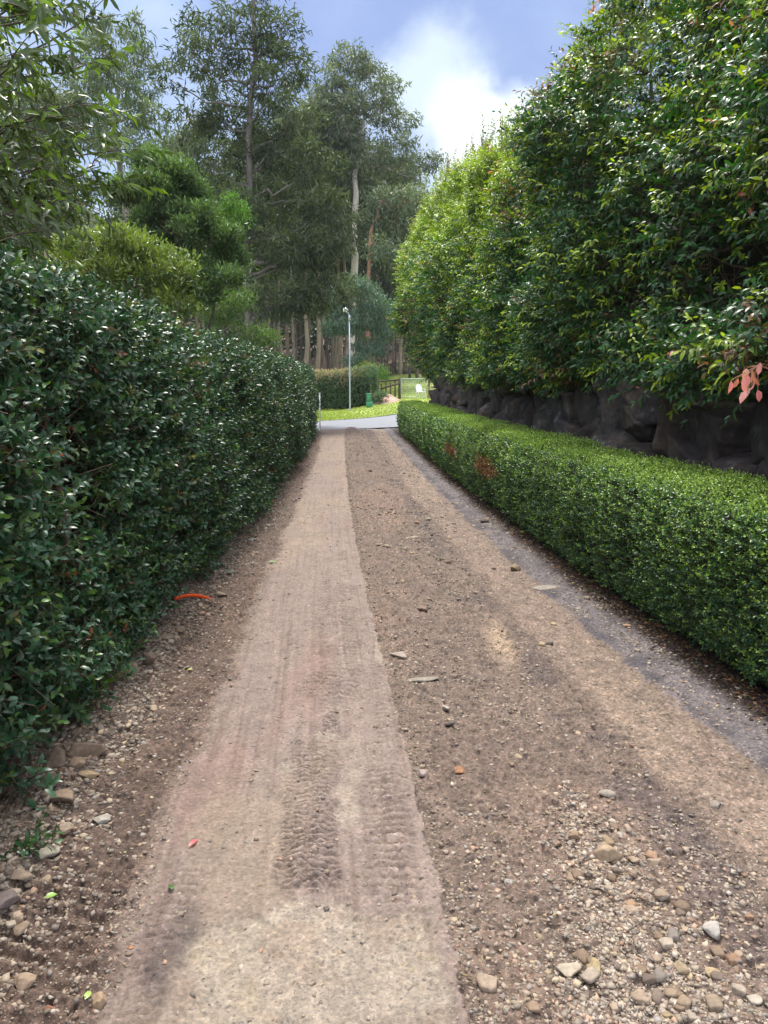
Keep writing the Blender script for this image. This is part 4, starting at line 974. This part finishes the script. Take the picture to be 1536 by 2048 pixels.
# 3 gum at the back left
t = 45; b0 = atd(250, 760, t); b0[2] = zt(b0[0], b0[1]) - .1
bl = [B(px, py, t + rng.uniform(-2, 2), rx, rz, w, 2.) for (px, py, rx, rz, w) in ((185, 60, 34, 20, 12), (225, 55, 26, 18, 10), (270, 65, 30, 20, 12), (205, 110, 44, 26, 22), (270, 120, 40, 26, 20), (160, 150, 40, 28, 18), (230, 170, 50, 30, 26), (295, 180, 30, 24, 10), (260, 225, 50, 30, 24), (190, 220, 46, 30, 22), (310, 240, 36, 24, 10), (130, 220, 40, 30, 14), (240, 290, 60, 30, 26), (320, 300, 50, 28, 20))]
tree('gum_tree', 'rounded grey green gum crown against the sky at the upper left', 'tree', [b0, atd(250, 500, t), atd(240, 300, t), atd(225, 110, t)], .3, .05, bl, .34, .09, (.085, .125, .070), (.19, .24, .12), FL, (.22, .18, .15), clump=.24, per=30, dens=1.15, fill=.3, limb_from=(.4, .97))
# 4 bright green bushy tree
t = 13; b0 = atd(370, 900, t); b0[2] = -.1
bl = []
for q in range(60):
    a = rng.uniform(0, 6.28); rr_ = rng.uniform(0, 1) ** .5; px, py = 345 + 112 * rr_ * math.cos(a) * (1 + .15 * math.sin(3 * a)), 450 + 150 * rr_ * math.sin(a)
    if px < 290 and py < 360: px += 40
    bl.append(B(px + (py - 450) * .28, py, t + rng.uniform(-.7, .7), rng.uniform(16, 34), rng.uniform(14, 26), int(rng.integers(14, 34)), .4))
tree('paperbark', 'dense fine leaved bright green bushy tree behind the left hedge', 'tree', [b0, atd(370, 640, t), atd(350, 450, t)], .09, .02, bl, .090, .022, (.038, .080, .040), (.17, .27, .085), FL, (.12, .09, .07), clump=.075, per=22, droop=-.3, dens=1.7, fill=.1, upb=.5, hi=False)
t = 13.3; b0 = atd(410, 900, t); b0[2] = -.1
bl = [B(px, py, t, rx, rz, w, .25) for (px, py, rx, rz, w) in ((465, 410, 22, 20, 26), (480, 435, 18, 12, 14), (450, 440, 22, 24, 22))]
tree('sapling', 'vivid lime green sapling tip against the dark tall tree', 'tree', [b0, atd(420, 640, t), atd(455, 440, t)], .03, .01, bl, .05, .014, (.06, .15, .02), (.15, .33, .035), FL, (.1, .08, .06), clump=.07, per=30, droop=-.4, upb=.4, dens=1.6)
# 5 yellow green shrub over the hedge
t = 8; b0 = atd(250, 1000, t); b0[2] = -.05
bl = [B(px, py, t + rng.uniform(-.2, .2), rx, rz, w, .45) for (px, py, rx, rz, w) in ((170, 495, 46, 28, 50), (240, 485, 46, 28, 60), (300, 510, 44, 30, 56), (350, 550, 36, 30, 40), (200, 545, 56, 36, 60), (280, 570, 60, 40, 66), (350, 610, 40, 30, 34), (140, 530, 34, 26, 24), (370, 520, 20, 12, 8))]
tree('lilly_pilly_shrub', 'yellow green round shrub showing just above the left hedge', 'shrub', [b0, atd(250, 700, t), atd(250, 530, t)], .05, .015, bl, .062, .020, (.05, .095, .024), (.24, .31, .065), M['leaf'], (.12, .09, .07), clump=.055, per=18, droop=-.5, dens=1.25, fill=.35, upb=.3)
# bright weeping bush at hedge end of the row
t = 15.5; b0 = atd(440, 900, t); b0[2] = -.05
bl = [B(px, py, t, rx, rz, w, .6) for (px, py, rx, rz, w) in ((440, 620, 50, 30, 50), (500, 670, 46, 24, 40), (400, 600, 40, 30, 30), (470, 600, 30, 20, 20), (540, 680, 20, 14, 10))]
tree('paperbark', 'low soft green bush over the middle of the left hedge', 'shrub', [b0, atd(450, 700, t), atd(450, 630, t)], .05, .02, bl, .09, .020, (.055, .12, .042), (.16, .26, .07), FL, (.12, .09, .07), clump=.10, per=26, droop=-.2, upb=.4, dens=1.2)
# 6 near overhanging branches upper left
nt = empty('overhanging_tree', (-3.9, 5.2, 0), 'near tree with long drooping pointed leaves at the upper left corner', 'tree')
mt = MB(); mt.add(*tube([(0, 0, -.1), (.05, 0, 1.6), (.1, -.05, 3.0), (.3, -.1, 4.6)], [.09, .08, .06, .03], 10), (.10, .08, .07))
mb = MB(); tips = []
for (x0, y0, z0, px, py, tt_) in ((.08, 0, 2.2, 190, 330, 5.0), (.08, 0, 2.0, 240, 300, 5.2), (.08, 0, 2.4, 150, 210, 4.8), (.1, 0, 2.6, 170, 40, 5.0), (.1, 0, 2.8, 120, 120, 4.6), (.1, 0, 1.9, 130, 400, 4.8), (.1, 0, 1.8, 90, 460, 4.5), (.1, 0, 2.2, 60, 340, 4.6), (.1, 0, 2.6, 70, 240, 4.5), (.1, 0, 3.0, 60, 40, 3.6), (.1, 0, 2.9, 30, 130, 3.6), (.1, 0, 3.1, 90, 20, 4.0), (.1, 0, 2.3, 215, 250, 5.4), (.1, 0, 2.1, 30, 420, 4.4), (.1, 0, 2.6, 200, 120, 5.4), (.1, 0, 2.0, 230, 370, 5.3), (.1, 0, 2.5, 110, 290, 4.7), (.1, 0, 3.2, 20, 10, 3.8)):
    e_ = atd(px, py, tt_) - np.array([-3.9, 5.2, 0]); a_ = np.array([x0, y0, z0])
    P = curve(a_, e_, (0, 0, .12), 9, wob=.03); mt.add(*tube(P, np.linspace(.016, .004, 9), 6), (.09, .07, .055))
    for j in range(15):
        p = P[rng.integers(4, 9)] + rng.normal(0, .02, 3); d = unit((e_ - a_) + rng.normal(0, .9, 3) + np.array([0, 0, -.1])); tips.append((p, d))
        q_ = p + d * rng.uniform(.12, .3); mt.add(*tube(curve(p, q_, (0, 0, .01), 4), np.linspace(.004, .002, 4), 4), (.10, .08, .05)); tips.append((q_, unit(d + rng.normal(0, .4, 3))))
tP = np.array([q[0] for q in tips]); tD = np.array([q[1] for q in tips]); n = len(tP)
w = rng.uniform(0, 1, (n, 1)) < .22
tb = np.where(w, np.array([.12, .20, .018]), np.array([.045, .075, .018])) * rng.uniform(.7, 1.2, (n, 1)); tp_ = np.where(w, np.array([.20, .32, .03]), np.array([.075, .11, .022]))
shoots(mb, None, tP, tD, rng.uniform(.10, .22, n), 6, .112, .029, tb, tp_, True, ang=.9, droop=.75, up=.3, jit=.3)
mt.build('trunk', M['bark'], nt, True); mb.build('crown', M['leaf'], nt)
# 7 blue green wattle and small shrubs by the road
t = 50; b0 = atd(715, 770, t); b0[2] = zt(b0[0], b0[1]) - .1
bl = [B(px, py, t + rng.uniform(-1, 1), rx, rz, w, 1.4) for (px, py, rx, rz, w) in ((715, 570, 36, 22, 24), (680, 600, 32, 26, 22), (750, 605, 34, 26, 24), (700, 640, 44, 28, 34), (760, 650, 30, 26, 20), (735, 690, 34, 24, 20), (670, 650, 24, 22, 12), (715, 720, 26, 18, 10), (780, 620, 20, 20, 8))]
tree('wattle', 'soft blue green young tree behind the street lamp', 'tree', [b0, atd(712, 680, t), atd(715, 600, t)], .14, .04, bl, .30, .055, (.06, .12, .085), (.15, .23, .165), FL, (.2, .17, .14), clump=.26, per=36, droop=1.2, dens=1.6, fill=.2)
t = 49; b0 = atd(745, 765, t); b0[2] = zt(b0[0], b0[1]) - .05
tree('garden_shrub', 'small yellow green shrub peeping over the far hedge', 'shrub', [b0, atd(728, 740, t)], .04, .02, [B(725, 742, t, 16, 14, 16, .5), B(735, 732, t, 14, 10, 10, .5)], .14, .05, (.16, .20, .02), (.38, .40, .04), FL, (.12, .09, .07), clump=.16, per=30)
t = 48; b0 = atd(757, 770, t); b0[2] = zt(b0[0], b0[1]) - .05
tree('garden_shrub', 'fresh green rounded shrub above the picket rails', 'shrub', [b0, atd(757, 745, t)], .04, .02, [B(756, 742, t, 18, 15, 20, .6), B(768, 752, t, 12, 10, 10, .5), B(745, 745, t, 12, 12, 8, .5)], .13, .05, (.08, .17, .03), (.20, .36, .06), FL, (.12, .09, .07), clump=.16, per=34)

# forest: four gum kinds, copied
def proto(name, h, cr, rbot, bark, lean, cA, cB, seed, low):
    global rng
    keep = rng; rng = np.random.default_rng(seed)
    bl = [(rng.normal(lean * .6, cr * .45), rng.normal(0, cr * .45), h * rng.uniform(low, .97), cr * rng.uniform(.3, .5), cr * rng.uniform(.3, .5), h * .045, rng.integers(10, 20)) for _ in range(15)]
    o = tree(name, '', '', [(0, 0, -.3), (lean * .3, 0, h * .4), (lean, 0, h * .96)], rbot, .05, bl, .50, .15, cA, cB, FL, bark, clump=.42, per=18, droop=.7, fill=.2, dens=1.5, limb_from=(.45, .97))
    rng = keep; return o
protos = [proto('forest_gum', 24, 3.6, .24, (.33, .26, .20), .6, (.07, .10, .062), (.16, .195, .11), 1, .50),
          proto('forest_gum', 27, 3.2, .20, (.20, .155, .125), -.5, (.065, .095, .062), (.15, .19, .11), 2, .55),
          proto('forest_gum', 21, 3.4, .18, (.12, .095, .085), .4, (.055, .09, .055), (.14, .18, .09), 3, .35),
          proto('forest_gum', 25, 3.0, .27, (.24, .17, .13), .2, (.075, .105, .07), (.17, .20, .12), 4, .60)]
KL = ['pale trunked forest gum standing in the dark wood behind', 'slim grey trunked gum in the wood behind', 'dark thin trunked gum with low branches in the wood behind', 'brown trunked gum with high crown in the wood behind']
KG = ['pale forest gums', 'slim grey forest gums', 'dark forest gums', 'brown forest gums']
def copy_tree(o):
    c_ = o.copy(); scene.collection.objects.link(c_)
    for ch in o.children:
        d = ch.copy(); scene.collection.objects.link(d); d.parent = c_
    return c_
frng = np.random.default_rng(55); spots = []
for (px, t, k_, sc) in ((613, 62, 0, .92), (637, 63, 0, .95), (665, 68, 1, .9), (677, 66, 3, .85), (684, 70, 0, .85), (692, 66, 3, .9), (655, 75, 2, .9), (800, 76, 0, .85), (737, 72, 1, .8), (748, 74, 3, .75), (728, 70, 1, .8), (590, 60, 1, .8), (574, 66, 3, .8), (604, 72, 2, .85), (622, 70, 1, .9), (560, 63, 2, .8), (822, 84, 2, .7), (775, 86, 1, .7), (646, 70, 3, .9), (540, 68, 0, .8), (525, 62, 2, .8), (762, 82, 2, .72), (787, 90, 3, .75), (812, 92, 1, .72), (835, 88, 3, .7), (850, 86, 2, .7)):
    p = atd(px, 760, t); spots.append((p[0], p[1], k_, sc))
for q in range(86):
    y = frng.uniform(70, 120); x = frng.uniform(-.52, .10) * y
    far = x > -.06 * y
    spots.append((x, y, int(frng.integers(0, 4)), frng.uniform(.62, .78) * (1.0 if not far else .82)))
for (px, t, k_, sc) in ((60, 50, 2, .85), (150, 56, 1, .8), (330, 52, 2, .72), (400, 55, 3, .75), (20, 60, 3, 1.0), (100, 48, 0, .8), (280, 60, 2, .75), (440, 50, 2, .7), (560, 58, 1, .75)):
    p = atd(px, 760, t); spots.append((p[0], p[1], k_, sc))
used = set()
for (x, y, k_, sc) in spots:
    o = protos[k_] if k_ not in used else copy_tree(protos[k_]); used.add(k_)
    o.location = (x, y, float(zt(x, y)) - .05); o.rotation_euler = (0, 0, frng.uniform(0, 6.28)); o.scale = (sc * frng.uniform(.9, 1.1), sc, sc)
    tag(o, KL[k_], 'tree', KG[k_])
# far wood behind: one mass of foliage
n = 30000; fy = rng.uniform(112, 150, n); fx = rng.uniform(-.60, .30, n) * fy; fh = 17 + 6 * fbm(fx * .08, fy * .08, 3, 601) - 5 * sst(-.05, .2, fx / fy)
fz = zt(fx, fy) + rng.uniform(0, 1, n) ** .8 * fh * .8
mb = MB(); V, F, C_ = leaves(np.stack([fx, fy, fz], 1), rng.normal(0, 1, (n, 3)), rng.normal(0, .6, (n, 3)) + np.array([0, -.6, .6]), rng.uniform(.7, 1.5, n), rng.uniform(.4, .9, n), np.array([.035, .05, .035]) * rng.uniform(.6, 1.7, (n, 1)), False); mb.add(V, F, C_)
tag(mb.build('forest', FL), 'dense dark wood filling the background behind the gum trunks', 'forest', kind='stuff')
# undergrowth at the forest edge
n = 9000; fy = rng.uniform(80, 90, n); fx = rng.uniform(-.5, .2, n) * fy; cl = fbm(fx * .5, fy * .4, 3, 611)
fz = zt(fx, fy) + rng.uniform(0, 1, n) * 2.2 * sst(.4, .7, cl)
mb = MB(); V, F, C_ = leaves(np.stack([fx, fy, fz], 1), rng.normal(0, 1, (n, 3)), rng.normal(0, .6, (n, 3)) + np.array([0, -.5, .8]), rng.uniform(.2, .4, n), rng.uniform(.08, .16, n), np.array([.05, .075, .03]) * rng.uniform(.6, 1.6, (n, 1)), False); mb.add(V, F, C_)
tag(mb.build('undergrowth', FL), 'low scrubby undergrowth along the edge of the wood', 'undergrowth', kind='stuff')

# ------------------------------------------------------------------ beyond the road
# far hedge with dry tips
hf = empty('far_hedge', (-5, 43, 0), 'grey green hedge with dry straw coloured tips across the road', 'hedge')
mb, tw = MB(), MB(); n = 7500
s = rng.uniform(0, 1, n); x0 = -12 + 11.4 * s; y0 = 42.4 + 1.6 * s; kk = rng.uniform(0, 1, n)
front = kk < .7; z = np.where(front, rng.uniform(.05, 2.0, n), 2.02 + rng.normal(0, .06, n)); yb_ = np.where(front, y0 + rng.normal(0, .08, n), y0 + rng.uniform(0, 1.3, n))
dryf = sst(-2.0, -6, x0) * .0 + sst(1.35, 2.0, z + (noise2(x0 * 1.5, z, 621) - .5) * .8) * (1 - .75 * sst(-2.6, -1.2, x0)); dry = (rng.uniform(0, 1, n) < dryf * .75)[:, None]
base = np.where(dry, np.array([.26, .20, .12]), np.array([.055, .11, .05])) * rng.uniform(.7, 1.3, (n, 1)); tip = np.where(dry, np.array([.46, .36, .22]), np.array([.12, .20, .085]))
P = np.stack([x0, yb_, z + zt(x0, yb_)], 1); D = np.stack([rng.normal(0, .6, n), np.where(front, rng.uniform(-1, -.2, n), 0), rng.uniform(.2, 1, n)], 1)
shoots(mb, None, P, D, rng.uniform(.14, .28, n), 6, .10, .05, base, tip, False)
n = 700; s = rng.uniform(0, 1, n); z = rng.uniform(.1, 1.95, n); x0 = -.6 + rng.normal(0, .06, n); yb_ = 44 + s * 1.3
shoots(mb, None, np.stack([x0, yb_, z + zt(x0, yb_)], 1), np.stack([rng.uniform(.2, 1, n), rng.normal(0, .6, n), rng.uniform(.0, 1, n)], 1), .2, 6, .10, .05, np.tile([.05, .10, .045], (n, 1)), np.tile([.11, .19, .08], (n, 1)), False)
into(mb.build('foliage', FL, hf), hf)
s = MB(); V, F = box((-6.3, 43.8, 1.0), (11.0, .9, 1.8), math.atan2(1.6, 11.4), .1); s.add(V, F, (.035, .035, .022)); into(s.build('branch_mass', M['core'], hf), hf)

# mulch bank
n = 24; a, b = np.meshgrid(np.linspace(-1.15, 1.25, n), np.linspace(41.6, 46.5, n))
hm = .55 * np.exp(-(((a - .15) / .62) ** 2 + ((b - 44.3) / 1.5) ** 2)) + (fbm(a * 3, b * 2, 3, 631) - .5) * .10 - .10
hm[0] -= .3; hm[-1] -= .3; hm[:, 0] -= .3; hm[:, -1] -= .3
q = np.arange(n - 1)[:, None] * n + np.arange(n - 1)[None]
mcol = np.tile((.42, .28, .22), (n * n, 1)) * rng.uniform(.6, 1.25, (n * n, 1))
o = mk('mulch_mound', np.stack([a, b, zt(a, b) + hm], -1).reshape(-1, 3), [np.stack([q, q + 1, q + n + 1, q + n], -1).reshape(-1, 4)], M['mulch'], col=mcol, loc=(.1, 44.3, .4)); tag(o, 'pinkish brown mulch mound between far hedge and gate', 'mulch')
# shrubs in front of mulch
for (px, py, t, lb, cA, cB) in ((764, 800, 42.5, 'dark green low shrub beside the green utility box', (.04, .085, .04), (.10, .17, .07)), (748, 792, 42.8, 'grey leaved low shrub left behind the utility box', (.09, .12, .08), (.22, .25, .17))):
    p = atd(px, py, t); b0 = np.array([p[0], p[1], zt(p[0], p[1])])
    tree('low_shrub', lb, 'shrub', [b0 - [0, 0, .05], b0 + [0, 0, .35]], .03, .01, [(b0[0], b0[1], b0[2] + .42, .34, .3, .32, 26)], .10, .04, cA, cB, FL, (.1, .08, .06), clump=.09, per=26, droop=0)

def zg(x, y): return float(zt(x, y))
def cyl(p0, p1, r, n=12): return tube([p0, p1], [r, r] if np.isscalar(r) else r, n)
# street lamp
lx, ly = at(700, 823, .04); L0 = empty('street_lamp', (lx, ly, zg(lx, ly)), 'slim grey street lamp pole with white globe head across the road', 'street lamp')
m = MB(); m.add(*tube([(0, 0, -.1), (0, 0, .2), (0, 0, 2.5), (0, 0, 4.78)], [.046, .042, .038, .034], 12)); m.build('pole', M['metal'], L0, True)
m = MB(); m.add(*cyl((0, 0, 4.70), (0, 0, 4.95), [.07, .05])); m.add(*tube(curve((0, 0, 4.9), (-.17, -.02, 5.12), (.02, 0, .06), 8), .025, 8)); m.build('bracket', M['metal'], L0, True)
v, f = ICO[3]; mk('lamp_globe', v * np.array([.135, .135, .12]) + np.array([-.2, -.02, 5.22]), [f], M['globe'], L0, smooth=True)
m = MB(); m.add(*cyl((-.2, -.02, 5.08), (-.2, -.02, 5.15), [.05, .08])); m.build('globe_collar', M['metal'], L0, True)
m = MB(); m.add(*cyl((0, 0, -.02), (0, 0, .05), .13, 16)); m.build('base_plate', M['metal'], L0)
# utility box
ux, uy = at(739, 816, .22); U = empty('utility_box', (ux, uy, zg(ux, uy)), 'small green plastic utility pillar on the verge before the far hedge', 'utility box')
m = MB(); m.add(*box((0, 0, .15), (.34, .30, .34), 0, .02)); m.build('base', M['greenp'], U)
m = MB(); m.add(*box((-.04, 0, .52), (.23, .22, .40), 0, .015)); m.build('cabinet', M['greenp'], U)
m = MB(); m.add(*box((-.04, 0, .735), (.28, .27, .045), 0, .012)); m.build('lid', M['greenp'], U)
m = MB(); m.add(*box((-.04, -.116, .50), (.17, .008, .28), 0, .003)); m.build('door', M['greenp'], U)
# stake and white marker at the end of the left hedge
p = atd(640, 862, 26.0); S = empty('marker_stake', (p[0], p[1], 0), 'thin white stake standing at the far end of the left hedge', 'stake')
m = MB(); m.add(*tube([(0, 0, -.2), (0, 0, .6), (.005, 0, 1.2)], [.022, .022, .022], 8)); m.build('post', M['white'], S)
m = MB(); m.add(*cyl((.005, 0, 1.2), (.005, 0, 1.24), .03, 8)); m.build('cap', M['white'], S)
v_, f_ = boulder(2, (.24, .16, .24), 77, 6, .02, 0); v_[:, 0] *= np.interp(v_[:, 2], [-.12, .12], [1.15, .35])
o = mk('painted_rock', v_, f_, M['white'], col=None); o.location = (-2.15, 24.9, .10); tag(o, 'white painted pointed rock at the foot of the stake', 'rock')

# gate posts, gate, side rails
G = 45.0
def pt(px, t=G):
    q = atd(px, 790, t); return q[0], q[1]
gx0, gy0 = pt(799); gx1, gy1 = pt(858)
gz0, gz1 = zg(gx0, gy0), zg(gx1, gy1)
gate = empty('wire_gate', ((gx0 + gx1) / 2, gy0, gz0), 'pale wire mesh paddock gate between two timber posts', 'gate')
wd = gx1 - gx0 - .16; m = MB()
for z in (.12, 1.18): m.add(*cyl((-wd / 2, 0, z), (wd / 2, 0, z), .022, 8))
for x in (-wd / 2, wd / 2): m.add(*cyl((x, 0, .12), (x, 0, 1.18), .022, 8))
m.build('gate_frame', M['wire'], gate)
m = MB()
for x in np.linspace(-wd / 2, wd / 2, 19)[1:-1]: m.add(*cyl((x, 0, .12), (x, 0, 1.18), .005, 4))
for z in np.linspace(.12, 1.18, 9)[1:-1]: m.add(*cyl((-wd / 2, .008, z), (wd / 2, .008, z), .004, 4))
m.build('wire_mesh', M['wire'], gate)
m = MB(); m.add(*box((wd / 2 + .03, 0, .7), (.08, .03, .05), 0, .006)); m.build('latch', M['metal'], gate)
f1 = empty('post_and_rail_fence', (gx0, gy0, gz0), 'dark timber rail fence with close uprights left of the gate', 'fence')
def part_local(name, mbx, root, mat): return mbx.build(name, mat, root)
m = MB(); m.add(*tube([(0, 0, -.3), (0, 0, .6), (0, 0, 1.22)], [.085, .08, .075], 10)); m.build('post', M['wood'], f1, True)
ang = math.radians(18)
for i in range(1, 7):
    xx, yy_ = -.28 * i * math.cos(ang) + .0, .28 * i * math.sin(ang) * 1.5; zz_ = zg(gx0 + xx, gy0 + yy_) - gz0
    m = MB(); m.add(*tube([(xx, yy_, zz_ - .1), (xx + .01, yy_, zz_ + .6), (xx, yy_, zz_ + 1.02 + .06 * (i % 2))], [.045, .042, .04], 8)); m.build('upright', M['wood'], f1, True)
m = MB(); m.add(*tube([(0, -.02, 1.12), (-.9, .38, 1.05), (-1.75, .76, .95)], [.05, .05, .045], 8)); m.build('rail', M['wood'], f1, True)
m = MB(); m.add(*tube([(0, -.12, .92), (-.55, -.12, .76), (-1.15, -.14, .58)], [.055, .055, .05], 8)); m.build('rail', M['wood'], f1, True)
f2 = empty('post_and_rail_fence', (gx1, gy1, gz1), 'light timber post and rails right of the gate by the boulders', 'fence')
M['wood2'] = colmat('pale_timber', .85, 8, .3, .4, .02, stretch=(1, 1, .2), attr=False, color=(.26, .20, .12))
for k_ in range(3):
    m = MB(); m.add(*box((k_ * 1.9, k_ * .3, .55 + zg(gx1 + k_ * 1.9, gy1) - gz1), (.13, .13, 1.3), 0, .01)); m.build('post', M['wood2'], f2)
for z in (1.08, .62):
    m = MB(); m.add(*box((1.95, .3, z + .03), (3.7, .05, .13), math.atan2(.3, 1.9), .008)); m.build('rail', M['wood2'], f2)
# far dark fence
ff = empty('paddock_fence', (3, 78, zg(3, 78)), 'dark post and wire fence at the far edge of the paddock', 'fence')
z0 = zg(3, 78)
for i in range(13):
    x = -3.4 + i * 1.35 ; m = MB(); m.add(*tube([(x - 3, 0, zg(x, 78) - z0 - .3), (x - 3, 0, zg(x, 78) - z0 + 1.3)], [.07, .06], 8)); m.build('post', M['wood'], ff)
for k_, z in enumerate((1.22, .85, .5)):
    xs = np.linspace(-3.4, 12.8, 12); m = MB(); m.add(*tube([(x - 3, .02, zg(x, 78) - z0 + z) for x in xs], .05 if k_ == 0 else .022, 6)); m.build('rail', M['wood'], ff)
# white garden chair
p = atd(841, 790, 46.4); ch = empty('garden_chair', (p[0], p[1], zg(p[0], p[1])), 'white plastic garden chair standing on the grass beyond the gate', 'chair', rz=math.radians(20))
WT = M['white']; ch.scale = (.9, .9, .76)
m = MB()
m.add(*box((0, 0, .42), (.46, .46, .035), 0, .01)); m.build('seat', WT, ch)
# slightly arched tall back
a_ = np.linspace(-1, 1, 9); V = []
for z, w in ((.43, .40), (.62, .44), (.80, .44), (.92, .38), (1.0, .24)):
    for s_ in (0, 1):
        for q in a_: V.append([q * w / 2, .20 + (z - .43) * .28 + .03 * (1 - q * q) + s_ * .03, z])
V = np.array(V); F = []
for r in range(4):
    for s_ in (0, 1):
        for q in range(8):
            i0 = (r * 2 + s_) * 9 + q; i1 = ((r + 1) * 2 + s_) * 9 + q; F.append([i0, i0 + 1, i1 + 1, i1])
for r in range(4):
    for e_ in (0, 8): F.append([r * 18 + e_, r * 18 + 9 + e_, (r + 1) * 18 + 9 + e_, (r + 1) * 18 + e_])
for q in range(8): F += [[q, q + 1, 10 + q, 9 + q], [72 + q, 73 + q, 82 + q, 81 + q]]
mk('backrest', V, [np.array(F)], WT, ch)
for sx in (-1, 1):
    m = MB(); m.add(*box((sx * .25, 0, .64), (.05, .46, .03), 0, .01)); m.build('armrest', WT, ch)
    for sy in (-1, 1):
        m = MB(); m.add(*tube([(sx * .25, sy * .23, 0), (sx * .235, sy * .2, .63 if sy < 0 else .45)], [.022, .026], 8)); m.build('leg', WT, ch)
# second dark edge bush near wall end / low sprig at lower left
x, y = at(40, 1735); z = float(gz(x, y)[0]); sp = MB(); n = 7
shoots(sp, sp, np.tile([0, 0, .01], (n, 1)) + rng.normal(0, .02, (n, 3)) * [1, 1, 0], np.stack([rng.normal(.5, .5, n), rng.normal(0, .5, n), rng.uniform(.3, .9, n)], 1), .10, 7, .045, .02, np.tile([.02, .055, .022], (n, 1)), np.tile([.05, .12, .03], (n, 1)), True)
o = sp.build('fallen_sprig', M['glossleaf']); o.location = (x, y, z); tag(o, 'dark leafy hedge sprig on the ground at the left edge', 'sprig')
print('total polys', sum(len(o.data.polygons) for o in scene.objects if o.type == 'MESH'))

# ------------------------------------------------------------------ damp air over the whole valley
hz = bpy.data.materials.new('haze'); hz.use_nodes = True; hn = hz.node_tree; hn.nodes.remove(hn.nodes['Principled BSDF'])
pv = hn.nodes.new('ShaderNodeVolumePrincipled'); pv.inputs['Color'].default_value = (.86, .92, 1, 1); pv.inputs['Density'].default_value = .0003; pv.inputs['Anisotropy'].default_value = .2
hn.links.new(pv.outputs[0], hn.nodes['Material Output'].inputs['Volume'])
V, F = box((0, 190, 29), (524, 464, 66)); o = mk('haze', V, F, hz); o['kind'] = 'stuff'; tag(o, 'faint pale humid haze between the camera and the wood', 'haze')
